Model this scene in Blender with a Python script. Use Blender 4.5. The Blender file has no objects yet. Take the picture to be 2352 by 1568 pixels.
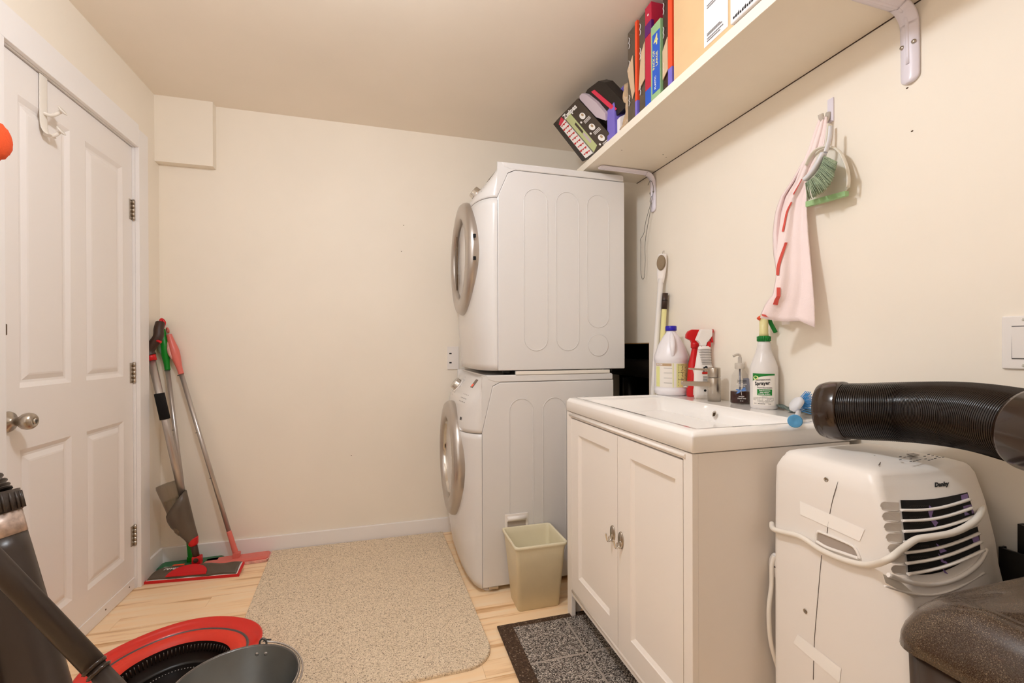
import bpy, bmesh, math, random
import numpy as np
from mathutils import Vector, Matrix
random.seed(7)
PI = math.pi
C = bpy.context.scene.collection
# ------------------------------------------------------------------ camera
FPX, YAW, PITCH, ROLL, SHY = 1032.2, .2789, -.0024, -.0034, 15.4
EYE = Vector((0, 0, 1.11))
_f = Vector((math.sin(YAW)*math.cos(PITCH), math.cos(YAW)*math.cos(PITCH), math.sin(PITCH)))
_r0 = Vector((math.cos(YAW), -math.sin(YAW), 0)); _u0 = _r0.cross(_f)
CR = _r0*math.cos(ROLL)+_u0*math.sin(ROLL); CU = -_r0*math.sin(ROLL)+_u0*math.cos(ROLL); CF = _f
cam = bpy.data.cameras.new('camera'); camo = bpy.data.objects.new('camera', cam); C.objects.link(camo)
camo.matrix_world = Matrix.Translation(EYE) @ Matrix((CR, CU, -CF)).transposed().to_4x4()
cam.sensor_width = 36; cam.lens = FPX*36/2352; cam.shift_y = SHY/2352; cam.clip_start = .02
bpy.context.scene.camera = camo
# ------------------------------------------------------------------ light and exposure
w = bpy.data.worlds.new('world'); bpy.context.scene.world = w; w.use_nodes = True
w.node_tree.nodes['Background'].inputs[0].default_value = (1, .93, .82, 1)
w.node_tree.nodes['Background'].inputs[1].default_value = .3
def light(name, kind, loc, power, col, **k):
    l = bpy.data.lights.new(name, kind); l.energy = power; l.color = col
    for a, b in k.items(): setattr(l, a, b)
    o = bpy.data.objects.new(name, l); C.objects.link(o); o.location = loc; return o
light('ceiling_lamp_light', 'POINT', (-.12, .95, 2.24), 33, (.86, .92, 1), shadow_soft_size=.07)
fill = light('fill_light', 'AREA', (-.98, .1, 1.6), 6.5, (.86, .92, 1), shape='RECTANGLE', size=1.6, size_y=1.2)  # unseen fill added at the left to even out the room's brightness
fill.rotation_euler = Vector((1, .55, -.12)).to_track_quat('-Z', 'Y').to_euler()
vs = bpy.context.scene.view_settings
vs.view_transform = 'Standard'; vs.look = 'None'; vs.gamma = 1; vs.use_curve_mapping = False; vs.exposure = 0.11
try: bpy.context.scene.cycles.max_bounces = 10; bpy.context.scene.cycles.diffuse_bounces = 7
except Exception: pass
# ------------------------------------------------------------------ helpers
def P(x, y, ax, v):
    """point of the room seen at pixel x,y of the photograph, on the plane ax = v"""
    d = CF + CR*((x-1176)/FPX) - CU*((y-784-SHY)/FPX)
    i = 'XYZ'.index(ax); t = (v-EYE[i])/d[i]; return EYE + d*t
def lin(c):
    if isinstance(c, str): c = [int(c[i:i+2], 16)/255 for i in (0, 2, 4)]
    return [(x/12.92 if x <= .04045 else ((x+.055)/1.055)**2.4) for x in c[:3]] + [1]
M = {}
def mat(name, col, rough=.5, metal=0, spec=.5, bump=0, bscale=60, var=0, vscale=8, coat=0, trans=0, emit=None, es=1, alpha=1, bdist=.002, ior=1.45):
    m = bpy.data.materials.new(name); m.use_nodes = True; M[name] = m
    nt = m.node_tree; b = nt.nodes['Principled BSDF']; c = lin(col)
    b.inputs['Base Color'].default_value = c; b.inputs['Roughness'].default_value = rough
    b.inputs['Metallic'].default_value = metal; b.inputs['Specular IOR Level'].default_value = spec
    b.inputs['Coat Weight'].default_value = coat; b.inputs['Transmission Weight'].default_value = trans
    b.inputs['Alpha'].default_value = alpha; b.inputs['IOR'].default_value = ior
    if emit: b.inputs['Emission Color'].default_value = lin(emit); b.inputs['Emission Strength'].default_value = es
    tc = nt.nodes.new('ShaderNodeNewGeometry')
    if var:
        n = nt.nodes.new('ShaderNodeTexNoise'); n.inputs['Scale'].default_value = vscale; n.inputs['Detail'].default_value = 5
        nt.links.new(tc.outputs['Position'], n.inputs['Vector'])
        r = nt.nodes.new('ShaderNodeValToRGB'); r.color_ramp.elements[0].position = .3; r.color_ramp.elements[1].position = .7
        r.color_ramp.elements[0].color = [x*(1-var) for x in c[:3]]+[1]; r.color_ramp.elements[1].color = [min(1, x*(1+var*.6)) for x in c[:3]]+[1]
        nt.links.new(n.outputs['Fac'], r.inputs['Fac']); nt.links.new(r.outputs['Color'], b.inputs['Base Color'])
    if bump:
        n = nt.nodes.new('ShaderNodeTexNoise'); n.inputs['Scale'].default_value = bscale; n.inputs['Detail'].default_value = 3
        nt.links.new(tc.outputs['Position'], n.inputs['Vector'])
        u = nt.nodes.new('ShaderNodeBump'); u.inputs['Strength'].default_value = bump; u.inputs['Distance'].default_value = bdist
        nt.links.new(n.outputs['Fac'], u.inputs['Height']); nt.links.new(u.outputs['Normal'], b.inputs['Normal'])
    return m
class MB:
    """collects shapes in room coordinates"""
    def __init__(s): s.v = []; s.f = []; s.sm = []
    def add(s, vs, fs, smooth=False):
        n = len(s.v); s.v += [Vector(v) for v in vs]; s.f += [tuple(i+n for i in f) for f in fs]; s.sm += [smooth]*len(fs); return s
    def box(s, a, b, bev=0):
        a = Vector(a); b = Vector(b); lo = Vector(map(min, a, b)); hi = Vector(map(max, a, b))
        bm = bmesh.new(); bmesh.ops.create_cube(bm, size=1)
        for v in bm.verts: v.co = Vector([lo[i]+(v.co[i]+.5)*(hi[i]-lo[i]) for i in range(3)])
        if bev: bmesh.ops.bevel(bm, geom=bm.edges[:], offset=min(bev, .49*min(hi-lo)), segments=3, profile=.6, affect='EDGES')
        return s.bm(bm)
    def bm(s, bm):
        bm.verts.index_update(); s.add([v.co.copy() for v in bm.verts], [[v.index for v in f.verts] for f in bm.faces]); bm.free(); return s
    def hexa(s, p):   # 8 corners: bottom ring 0-3, top ring 4-7
        return s.add(p, [(3,2,1,0),(4,5,6,7),(0,1,5,4),(1,2,6,5),(2,3,7,6),(3,0,4,7)])
    def ring_loft(s, rings, cap0=True, cap1=True, smooth=True, closed=True):
        n = len(rings[0]); vs = [p for r in rings for p in r]; fs = []
        for i in range(len(rings)-1):
            for j in range(n if closed else n-1):
                k = (j+1) % n; fs.append((i*n+j, i*n+k, (i+1)*n+k, (i+1)*n+j))
        s.add(vs, fs, smooth)
        if cap0: s.add(rings[0], [tuple(reversed(range(n)))])
        if cap1: s.add(rings[-1], [tuple(range(n))])
        return s
    def lathe(s, prof, c=(0,0,0), ax=(0,0,1), n=32, cap=True, sx=1, sy=1, ref=None, smooth=True):
        ax = Vector(ax).normalized(); t = Vector(ref) if ref else (Vector((1,0,0)) if abs(ax.x) < .8 else Vector((0,1,0)))
        u = (t-ax*t.dot(ax)).normalized(); v = ax.cross(u); c = Vector(c)
        rings = [[c+ax*h+u*(r*sx*math.cos(2*PI*j/n))+v*(r*sy*math.sin(2*PI*j/n)) for j in range(n)] for r, h in prof]
        return s.ring_loft(rings, cap and prof[0][0] > 1e-5, cap and prof[-1][0] > 1e-5, smooth)
    def cyl(s, a, b, r, r2=None, n=20, smooth=True):
        a = Vector(a); b = Vector(b); L = (b-a).length
        return s.lathe([(r, 0), (r if r2 is None else r2, L)], a, b-a, n, smooth=smooth)
    def tube(s, pts, r, n=12, res=6, cap=True, flat=1, up=None):
        pts = smooth_path([Vector(p) for p in pts], res) if res > 1 else [Vector(p) for p in pts]
        rings = []; u = None
        for i, p in enumerate(pts):
            d = (pts[min(i+1, len(pts)-1)]-pts[max(i-1, 0)]).normalized()
            if u is None:
                t = Vector(up) if up else (Vector((0,0,1)) if abs(d.z) < .9 else Vector((1,0,0)))
                u = (t-d*t.dot(d)).normalized()
            else: u = (u-d*u.dot(d)).normalized()
            v = d.cross(u); rr = r(i/(len(pts)-1)) if callable(r) else r
            rings.append([p+u*(rr*math.cos(2*PI*j/n))+v*(rr*flat*math.sin(2*PI*j/n)) for j in range(n)])
        return s.ring_loft(rings, cap, cap)
    def prism(s, pts, off, smooth=False):
        n = len(pts); pts = [Vector(p) for p in pts]; off = Vector(off)
        s.add(pts+[p+off for p in pts], [tuple(reversed(range(n))), tuple(range(n, 2*n))]); 
        s.add(pts+[p+off for p in pts], [(j, (j+1) % n, n+(j+1) % n, n+j) for j in range(n)], smooth); return s
    def grid(s, fn, nu, nv, smooth=True):
        vs = [Vector(fn(i/nu, j/nv)) for j in range(nv+1) for i in range(nu+1)]
        return s.add(vs, [(j*(nu+1)+i, j*(nu+1)+i+1, (j+1)*(nu+1)+i+1, (j+1)*(nu+1)+i) for j in range(nv) for i in range(nu)], smooth)
    def xf(s, m):
        s.v = [m @ v for v in s.v]; return s
    def build(s, name, m, parent=None, loc=None, solid=0, label=None, bevel=0, subsurf=0):
        off = OFF[parent] if parent else (Vector(loc) if loc is not None else Vector((0,0,0)))
        me = bpy.data.meshes.new(name); me.from_pydata([tuple(v-off) for v in s.v], [], s.f)
        me.polygons.foreach_set('use_smooth', s.sm)
        bm = bmesh.new(); bm.from_mesh(me); bmesh.ops.remove_doubles(bm, verts=bm.verts[:], dist=1e-5)
        bmesh.ops.recalc_face_normals(bm, faces=bm.faces[:]); bm.to_mesh(me); bm.free()
        me.materials.append(M[m] if isinstance(m, str) else m)
        o = bpy.data.objects.new(name, me); C.objects.link(o)
        if parent: o.parent = parent
        else: o.location = off
        OFF[o] = off
        if solid: k = o.modifiers.new('solid', 'SOLIDIFY'); k.thickness = solid; k.offset = 0
        if bevel: k = o.modifiers.new('bevel', 'BEVEL'); k.width = bevel; k.segments = 2; k.limit_method = 'ANGLE'
        if subsurf: k = o.modifiers.new('sub', 'SUBSURF'); k.levels = subsurf; k.render_levels = subsurf
        if label: o['label'] = label
        return o
OFF = {}
def smooth_path(p, res):
    out = []
    for i in range(len(p)-1):
        a, b, c, d = p[max(i-1, 0)], p[i], p[i+1], p[min(i+2, len(p)-1)]
        for k in range(res):
            t = k/res
            out.append(.5*((2*b)+(c-a)*t+(2*a-5*b+4*c-d)*t*t+(3*b-a-3*c+d)*t*t*t))
    return out+[p[-1]]
def thing(name, label, cat, loc, group=None):
    o = bpy.data.objects.new(name, None); C.objects.link(o); o.location = loc; o.empty_display_size = .05
    OFF[o] = Vector(loc); o['label'] = label; o['category'] = cat
    if group: o['group'] = group
    return o
def tag(o, label, cat, group=None):
    o['label'] = label; o['category'] = cat
    if group: o['group'] = group
    return o
def struct(o, label=None):
    o['kind'] = 'structure'
    if label: o['label'] = label
    return o
_tc = {}
def text_mesh(s, bold=0):
    if (s, bold) in _tc: return _tc[(s, bold)]
    cu = bpy.data.curves.new('t', 'FONT'); cu.body = s; cu.size = 1; cu.align_x = 'CENTER'; cu.align_y = 'CENTER'; cu.offset = bold; cu.resolution_u = 2
    o = bpy.data.objects.new('t', cu); C.objects.link(o); dg = bpy.context.evaluated_depsgraph_get()
    me = o.evaluated_get(dg).to_mesh(); r = ([v.co.copy() for v in me.vertices], [tuple(p.vertices) for p in me.polygons])
    o.evaluated_get(dg).to_mesh_clear(); bpy.data.objects.remove(o); bpy.data.curves.remove(cu); _tc[(s, bold)] = r; return r
def lettering(s, size, fn, m, parent, bold=0, cx=0, cy=0, sx=1, rot=0, shear=0, name='lettering', mb=None):
    """fn maps flat coordinates (u right, v up, metres) to the room"""
    vs, fs = text_mesh(s, bold); out = []; ca, sa = math.cos(rot), math.sin(rot)
    for v in vs:
        a = (v.x*sx+v.y*shear)*size; b = v.y*size
        out.append(fn(cx+a*ca-b*sa, cy+a*sa+b*ca))
    k = mb or MB(); k.add(out, fs)
    return k if mb else k.build(name, m, parent)
def flat(o, r, u):
    o = Vector(o); r = Vector(r).normalized(); u = Vector(u).normalized()
    return lambda a, b: o+r*a+u*b
def cylmap(c, r, a0, off=.0006):     # vertical bottle of radius r; a0 = direction angle of label centre
    c = Vector(c)
    return lambda u, v: c+Vector(((r+off)*math.cos(a0+u/r), (r+off)*math.sin(a0+u/r), v))
def shape(fn, pts, m, parent, name='print'):
    return MB().add([fn(*p) for p in pts], [tuple(range(len(pts)))]).build(name, m, parent)
def patch(fn, u0, u1, v0, v1, m, parent, name='print', n=10):
    return MB().grid(lambda s, t: fn(u0+(u1-u0)*s, v0+(v1-v0)*t), n, 2).build(name, m, parent)
def board(O, U, V, N, wd, ht, th, panels, steps):
    """board in frame O,U,V with outward normal N; panels = (u0,u1,v0,v1) recessed with (inset, depth) rings; returns board and panel fields"""
    O, U, V, N = map(Vector, (O, U, V, N)); g = lambda u, v, d=0: O+U*u+V*v-N*d
    us = sorted({0, wd} | {p[0] for p in panels} | {p[1] for p in panels}); vs_ = sorted({0, ht} | {p[2] for p in panels} | {p[3] for p in panels})
    mb = MB(); inside = lambda u, v: any(p[0] < u < p[1] and p[2] < v < p[3] for p in panels)
    for i in range(len(us)-1):
        for j in range(len(vs_)-1):
            if not inside((us[i]+us[i+1])/2, (vs_[j]+vs_[j+1])/2):
                a, b, c, d = us[i], us[i+1], vs_[j], vs_[j+1]; mb.add([g(a,c), g(b,c), g(b,d), g(a,d)], [(0,1,2,3)])
    mb.add([g(0,0), g(wd,0), g(wd,ht), g(0,ht), g(0,0,th), g(wd,0,th), g(wd,ht,th), g(0,ht,th)], [(4,5,6,7),(0,1,5,4),(1,2,6,5),(2,3,7,6),(3,0,4,7)])
    fields = []
    for p in panels:
        k = MB(); prev = None
        for ins, dep in [(0, 0)]+steps:
            r = [g(p[0]+ins, p[2]+ins, dep), g(p[1]-ins, p[2]+ins, dep), g(p[1]-ins, p[3]-ins, dep), g(p[0]+ins, p[3]-ins, dep)]
            if prev: k.add(prev+r, [(i, (i+1) % 4, 4+(i+1) % 4, 4+i) for i in range(4)])
            prev = r
        k.add(prev, [(0,1,2,3)]); fields.append(k)
    return mb, fields
def rrect(cx, cy, hx, hy, r, z, n=6):
    out = []
    for k, (sx, sy) in enumerate(((1,1),(-1,1),(-1,-1),(1,-1))):
        for i in range(n+1):
            a = PI/2*(k+i/n); out.append(Vector((cx+sx*(hx-r)+r*math.cos(a), cy+sy*(hy-r)+r*math.sin(a), z)))
    return out
# ------------------------------------------------------------------ materials
mat('wall_paint', 'F3EADC', .55, bump=.06, bscale=45, var=.02, vscale=3)
mat('ceiling_paint', 'F4EADC', .8, bump=.08, bscale=50, var=.02, vscale=3)
mat('trim_white', 'F2EEEC', .35, bump=.03, bscale=60)
mat('door_white', 'F0EAE6', .4, bump=.05, bscale=90)
mat('appliance_white', 'DEDBD9', .25, coat=.2)
mat('cabinet_white', 'F2EBE4', .35)
mat('ceramic', 'F8F4F0', .08, coat=.5)
mat('plastic_white', 'EFE9E4', .35)
mat('plastic_offwhite', 'EDE6DC', .4)
mat('shelf_cream', 'EFE6D6', .5, var=.03, vscale=5)
mat('dark_groove', '6A6058', .8)
mat('ac_white', 'F2ECE6', .35)
mat('nickel', 'B9B0A4', .28, metal=1)
mat('chrome', 'D8D4CE', .12, metal=1)
mat('bronze', '5A4632', .35, metal=.8)
mat('silver_ring', 'BDB6B0', .3, metal=.85)
mat('aluminium', 'C2BCB8', .32, metal=.85, bump=.05, bscale=200)
mat('black_plastic', '15100E', .3)
mat('black_matte', '0B0908', .8)
mat('brown_black', '34241A', .2, coat=.3)
mat('vac_brown', '3A302A', .32, var=.1, vscale=6)
mat('hose_brown', '1D130E', .2, spec=.6)
mat('hose_cap', '2A190E', .2, spec=.6, coat=.3)
mat('red_plastic', 'C8141A', .3)
mat('red_tub', 'D8281C', .32, coat=.2)
mat('red_tub_silicone', 'E03A26', .5)
mat('band_grey', '5A5552', .4)
mat('pink_plastic', 'DE7468', .35)
mat('pink_cloth', 'E8B0A4', .8, bump=.3, bscale=300, var=.25, vscale=60)
mat('green_plastic', '0A8A22', .35)
mat('green_grey', '7F9480', .4)
mat('green_dark', '2C6B48', .45)
mat('green_cloth', '5E8C70', .9, var=.35, vscale=70)
mat('brown_grip', '3C281E', .45)
mat('foam_black', '100C0B', .95, bump=.4, bscale=300)
mat('mop_grey', '5C5044', .38, bump=.25, bscale=20, bdist=.01, var=.12, vscale=10)
mat('smoke_plastic', '84745E', .12, alpha=.68)
mat('bottle_liquid', '1E2A24', .1)
mat('bin_cream', 'E6DDC0', .4, var=.04, vscale=12)
mat('galvanised', '6E706E', .38, metal=.75, var=.12, vscale=10, bump=.05, bscale=30)
mat('black_net', '120C09', .35)
mat('glass_dark', '1A1210', .06, coat=.6)
mat('steam_grey', 'A09488', .2, metal=.3)
mat('display_brown', '5A4636', .2)
mat('red_led', 'FF3010', .4, emit='FF3818', es=1.5)
mat('ink_grey', '6A6664', .6)
mat('ink_black', '17181A', .6)
mat('ink_white', 'F4F1EE', .6)
mat('label_white', 'ECE6DE', .5)
mat('label_green', '0E7A2C', .45)
mat('label_lime', 'E2E29A', .5)
mat('label_tan', 'B89A78', .5)
mat('label_red', 'C8281E', .5)
mat('bleach_white', 'EDE9EC', .3)
mat('cap_blue', '2416A8', .3)
mat('sprayer_body', 'ECE7E4', .25, trans=.12)
mat('sprayer_yellow', 'DFD69A', .35)
mat('soap_clear', '7A6A56', .06, alpha=.10)
mat('soap_grey', '8A8A94', .2)
mat('soap_liquid', '32080C', .08, spec=.6)
mat('dragonfly_blue', '6E9CE0', .5)
mat('pump_clear', 'DCD2C6', .2, trans=.3)
mat('brush_white', 'DDDDE2', .35)
mat('brush_blue', '3E93D6', .45)
mat('disc_blue', '5AA2D2', .3)
mat('scourer', '66736E', .9, bump=.6, bscale=250, var=.4, vscale=120)
mat('bristle_green', '9CAA8C', .7, var=.35, vscale=150)
mat('pan_white', 'F0EADC', .3, trans=.15)
mat('lip_green', '9CC48C', .5)
mat('towel', 'F6E4E2', .9, bump=.35, bscale=350)
mat('towel_red', 'D2554A', .9, bump=.3, bscale=350)
mat('bracket_white', 'E6E0EA', .3)
mat('pole_cream', 'EFE6A4', .35)
mat('brush_tan', '8C7A62', .9, bump=.8, bscale=200)
mat('wire', '5A544E', .35, metal=.6)
mat('cardboard', 'D9B88C', .8, var=.04, vscale=10)
mat('card_beige', 'CBAE8E', .7)
mat('poly_white', 'F2EEF0', .25, bump=.15, bscale=30)
mat('purple_plastic', '7A6CC8', .4)
mat('clam_clear', '564A3C', .08, coat=.5, alpha=.88)
mat('clam_dark', '2A1410', .15, coat=.5)
mat('bag_clear', 'C8AA88', .15, alpha=.85, bump=.8, bscale=25, bdist=.02)
mat('orange', 'E8502A', .5)
mat('orange_fur', 'E8582C', .95, bump=.8, bscale=150)
mat('pack_green', '93B884', .5)
mat('pack_blue', '2458C0', .4)
mat('pack_yellow', 'E0D890', .5)
mat('pack_purple', '5C1468', .4)
mat('pack_crimson', 'B81E3C', .4)
mat('box_black', '140D0C', .35)
mat('box_brown', '40342C', .4)
mat('hot_pink', 'D8304E', .45)
mat('lilac_cloth', 'C4B4BC', .8)
mat('green_towel', 'C0C890', .8)
mat('fin_purple', '8068A0', .4)
mat('mesh_grey', '4A4038', .6)
mat('lamp_glass', 'FFFFFF', .4, emit='FFFFFF', es=4)
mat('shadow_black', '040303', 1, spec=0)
mat('drywall_edge', 'B08A60', .9)
mat('silver_tape', 'C9B2A4', .4, metal=.3, var=.4, vscale=60)
mat('tape_clear', 'FFFCF8', .12)
mat('pocket_shade', 'D2C9C0', .5)
mat('shade_and_joint_grey', 'A89C92', .6)  # painted shade of the handle hollows, also the grey mat joints
# dusty dark lid
def flecks(name, base, cols, scale, rough=.9, bump=.6):
    m = mat(name, base, rough); nt = m.node_tree; b = nt.nodes['Principled BSDF']
    g = nt.nodes.new('ShaderNodeNewGeometry'); v = nt.nodes.new('ShaderNodeTexVoronoi'); v.inputs['Scale'].default_value = scale
    nt.links.new(g.outputs['Position'], v.inputs['Vector'])
    s = nt.nodes.new('ShaderNodeSeparateColor'); nt.links.new(v.outputs['Color'], s.inputs[0])
    r = nt.nodes.new('ShaderNodeValToRGB'); r.color_ramp.interpolation = 'CONSTANT'
    e = r.color_ramp.elements; e[0].position = 0; e[0].color = lin(cols[0][1]); e[1].position = cols[1][0]; e[1].color = lin(cols[1][1])
    for p, c in cols[2:]: k = e.new(p); k.color = lin(c)
    nt.links.new(s.outputs[0], r.inputs['Fac']); nt.links.new(r.outputs['Color'], b.inputs['Base Color'])
    u = nt.nodes.new('ShaderNodeBump'); u.inputs['Strength'].default_value = bump; u.inputs['Distance'].default_value = .003
    nt.links.new(v.outputs['Distance'], u.inputs['Height']); nt.links.new(u.outputs['Normal'], b.inputs['Normal']); return m
flecks('rug_berber', 'B9A48C', [(0, 'BCA68C'), (.12, 'E4D0B4'), (.4, 'F4E2C8'), (.72, 'DCC8AC'), (.95, '9A8672')], 320)
flecks('mat_grey', '8A8078', [(0, '3E3834'), (.3, '8E8278'), (.52, 'B8AEA4'), (.75, '5E5650'), (.9, 'D4CABE')], 330)
flecks('mat_brown', '4A3424', [(0, '3E2C1E'), (.35, '4C3828'), (.75, '5C4636'), (.96, '8E7A66')], 260)
# maple floor
m = mat('maple', 'E6C89A', .4, coat=.1); nt = m.node_tree; b = nt.nodes['Principled BSDF']
oi = nt.nodes.new('ShaderNodeObjectInfo'); g = nt.nodes.new('ShaderNodeNewGeometry')
mp = nt.nodes.new('ShaderNodeMapping'); mp.inputs['Scale'].default_value = (1.6, 22, 1); nt.links.new(g.outputs['Position'], mp.inputs['Vector'])
ad = nt.nodes.new('ShaderNodeVectorMath'); ad.operation = 'ADD'; nt.links.new(mp.outputs[0], ad.inputs[0])
cm = nt.nodes.new('ShaderNodeCombineXYZ'); ml = nt.nodes.new('ShaderNodeMath'); ml.operation = 'MULTIPLY'; ml.inputs[1].default_value = 37
nt.links.new(oi.outputs['Random'], ml.inputs[0]); nt.links.new(ml.outputs[0], cm.inputs[0]); nt.links.new(ml.outputs[0], cm.inputs[2]); nt.links.new(cm.outputs[0], ad.inputs[1])
n1 = nt.nodes.new('ShaderNodeTexNoise'); n1.inputs['Scale'].default_value = 1.3; n1.inputs['Detail'].default_value = 6; nt.links.new(ad.outputs[0], n1.inputs['Vector'])
r1 = nt.nodes.new('ShaderNodeValToRGB'); r1.color_ramp.elements[0].position = .31; r1.color_ramp.elements[0].color = lin('D0A474'); r1.color_ramp.elements[1].position = .45; r1.color_ramp.elements[1].color = lin('FFE4C0'); k = r1.color_ramp.elements.new(.75); k.color = lin('FFF0DA')
nt.links.new(n1.outputs['Fac'], r1.inputs['Fac'])
r2 = nt.nodes.new('ShaderNodeValToRGB'); r2.color_ramp.elements[0].color = lin('FBEBD2'); r2.color_ramp.elements[1].color = lin('FFF4E2'); nt.links.new(oi.outputs['Random'], r2.inputs['Fac'])
mx = nt.nodes.new('ShaderNodeMixRGB'); mx.blend_type = 'MULTIPLY'; mx.inputs[0].default_value = .6; nt.links.new(r1.outputs[0], mx.inputs[1]); nt.links.new(r2.outputs[0], mx.inputs[2])
nt.links.new(mx.outputs[0], b.inputs['Base Color'])
# dusty lid: fine pale specks over glossy dark brown
m = mat('dusty_lid', '3A281A', .15, coat=.35); nt = m.node_tree; b = nt.nodes['Principled BSDF']
g = nt.nodes.new('ShaderNodeNewGeometry'); v = nt.nodes.new('ShaderNodeTexNoise'); v.inputs['Scale'].default_value = 900; v.inputs['Detail'].default_value = 1
v2 = nt.nodes.new('ShaderNodeTexNoise'); v2.inputs['Scale'].default_value = 14
for q in (v, v2): nt.links.new(g.outputs['Position'], q.inputs['Vector'])
sx_ = nt.nodes.new('ShaderNodeSeparateXYZ'); nt.links.new(g.outputs['Normal'], sx_.inputs[0])
a1 = nt.nodes.new('ShaderNodeMath'); a1.operation = 'MULTIPLY_ADD'; a1.inputs[1].default_value = .3; nt.links.new(v2.outputs['Fac'], a1.inputs[0]); nt.links.new(v.outputs['Fac'], a1.inputs[2])
r = nt.nodes.new('ShaderNodeValToRGB'); r.color_ramp.elements[0].position = .74; r.color_ramp.elements[0].color = lin('3A291C'); r.color_ramp.elements[1].position = 1.0; r.color_ramp.elements[1].color = lin('B09878')
nt.links.new(a1.outputs[0], r.inputs['Fac']); nt.links.new(r.outputs[0], b.inputs['Base Color'])
rr_ = nt.nodes.new('ShaderNodeValToRGB'); rr_.color_ramp.elements[0].position = .6; rr_.color_ramp.elements[0].color = (.27,.27,.27,1); rr_.color_ramp.elements[1].position = .85; rr_.color_ramp.elements[1].color = (.55,.55,.55,1)
nt.links.new(a1.outputs[0], rr_.inputs['Fac']); nt.links.new(rr_.outputs[0], b.inputs['Roughness'])
# ================================================================== THE ROOM
XL, XW, YB, YF, ZC = -1.102, 1.29, 2.714, -1.7, 2.385
struct(MB().box((XL-.2, YF-.2, -.08), (XW+.3, YB+.2, -.013)).build('floor', 'shadow_black'))
floor = bpy.data.objects['floor']
unit = MB().box((0, 0, -.012), (1, 1, 0)).build('plank', 'maple', floor); first = True
y = YB-.083; row = 0
while y > YF-.083:
    x = XL-.05-random.uniform(0, .9)
    while x < XW:
        L = random.choice((.55, .75, .95, 1.2)); a, b_ = max(x, XL-.05), min(x+L, XW)
        if b_-a > .02:
            if first: o = unit; first = False
            else: o = unit.copy(); C.objects.link(o)
            o.parent = floor; o.location = (a+.0004, y+.0004, random.uniform(-.0003, 0)); o.scale = (b_-a-.0008, .0822, 1)
        x += L
    y -= .083; row += 1
struct(MB().box((XL-.2, YF-.2, ZC), (XW+.3, YB+.2, ZC+.1)).build('ceiling', 'ceiling_paint'))
struct(MB().box((XL-.2, YB, -.1), (XW+.3, YB+.12, ZC)).build('wall_back', 'wall_paint'))
struct(MB().box((XL-.2, YF-.12, -.1), (XW+.3, YF, ZC)).build('wall_front', 'wall_paint'))
DY0, DY1, DH = 1.712, 2.482, 2.042     # door opening
struct(MB().box((XL-.13, YF, -.1), (XL, DY0-.01, ZC)).box((XL-.13, DY1+.01, -.1), (XL, YB+.05, ZC)).box((XL-.13, DY0-.01, DH+.01), (XL, DY1+.01, ZC)).build('wall_left', 'wall_paint'))
hy0, hy1, hz0, hz1 = P(1491, 786, 'X', XW).y, 2.5, .62, 1.130
wr = struct(MB().box((XW, YF, -.1), (XW+.12, hy0, ZC)).box((XW, hy1, -.1), (XW+.12, YB+.05, ZC)).box((XW, hy0, hz1), (XW+.12, hy1, ZC)).box((XW, hy0, -.1), (XW+.12, hy1, hz0)).build('wall_right', 'wall_paint'))
MB().box((XW+.001, hy0, hz1-.004), (XW+.016, hy1, hz1-.0005)).box((XW+.001, hy0-.0, hz0), (XW+.016, hy0+.004, hz1)).build('cut_edge', 'drywall_edge', wr, label='raw cut edge of the drywall opening')
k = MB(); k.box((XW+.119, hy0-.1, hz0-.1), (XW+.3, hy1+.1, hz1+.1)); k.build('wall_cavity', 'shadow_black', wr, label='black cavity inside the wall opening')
# baseboards
bh = .088
struct(MB().box((XL, YB-.013, 0), (XW, YB, bh), .003).build('baseboard_back', 'trim_white'))
struct(MB().box((XL, DY1+.088, 0), (XL+.013, YB-.012, bh), .003).build('baseboard_left', 'trim_white'))
# nail holes/dust line on the back baseboard: small dark marks
# door casing and jamb
cw = .085
struct(MB().box((XL-.001, DY1, 0), (XL+.016, DY1+cw, DH+cw), .003).build('trim_1', 'trim_white'), 'white flat door casing, hinge side')
struct(MB().box((XL-.001, DY0-cw, DH), (XL+.016, DY1+.001, DH+.105), .003).build('trim_2', 'trim_white'), 'white flat head casing over the door')
struct(MB().box((XL-.001, DY0-cw, 0), (XL+.016, DY0, DH+.001), .003).build('trim_3', 'trim_white'), 'white flat door casing, latch side')
struct(MB().box((XL-.12, DY1-.002, 0), (XL-.001, DY1+.009, DH)).box((XL-.12, DY0-.009, 0), (XL-.001, DY0+.002, DH)).box((XL-.12, DY0, DH-.002), (XL-.001, DY1, DH+.009)).build('trim_4', 'trim_white'), 'door jamb')
# boxed corner soffit
struct(MB().box((XL, YB-.047, 2.052), (-.845, YB+.001, ZC+.001)).build('trim_5', 'wall_paint'), 'small painted box at the ceiling corner above the mops')
for q, ax, v, nn, par in (((2095, 301), 'X', XW, (-1,0,0), wr), ((2084, 202), 'X', XW, (-1,0,0), wr), ((927, 517), 'Y', YB, (0,-1,0), bpy.data.objects['wall_back']), ((922, 577), 'Y', YB, (0,-1,0), bpy.data.objects['wall_back']), ((807, 1046), 'Y', YB, (0,-1,0), bpy.data.objects['wall_back'])):
    OFF.setdefault(par, Vector((0,0,0))); MB().lathe([(.0022, .0002), (.001, .0008), (0, .0009)], P(*q, ax, v), nn, 8, sx=1.4).build('wall_mark', 'bronze', par)
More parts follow.
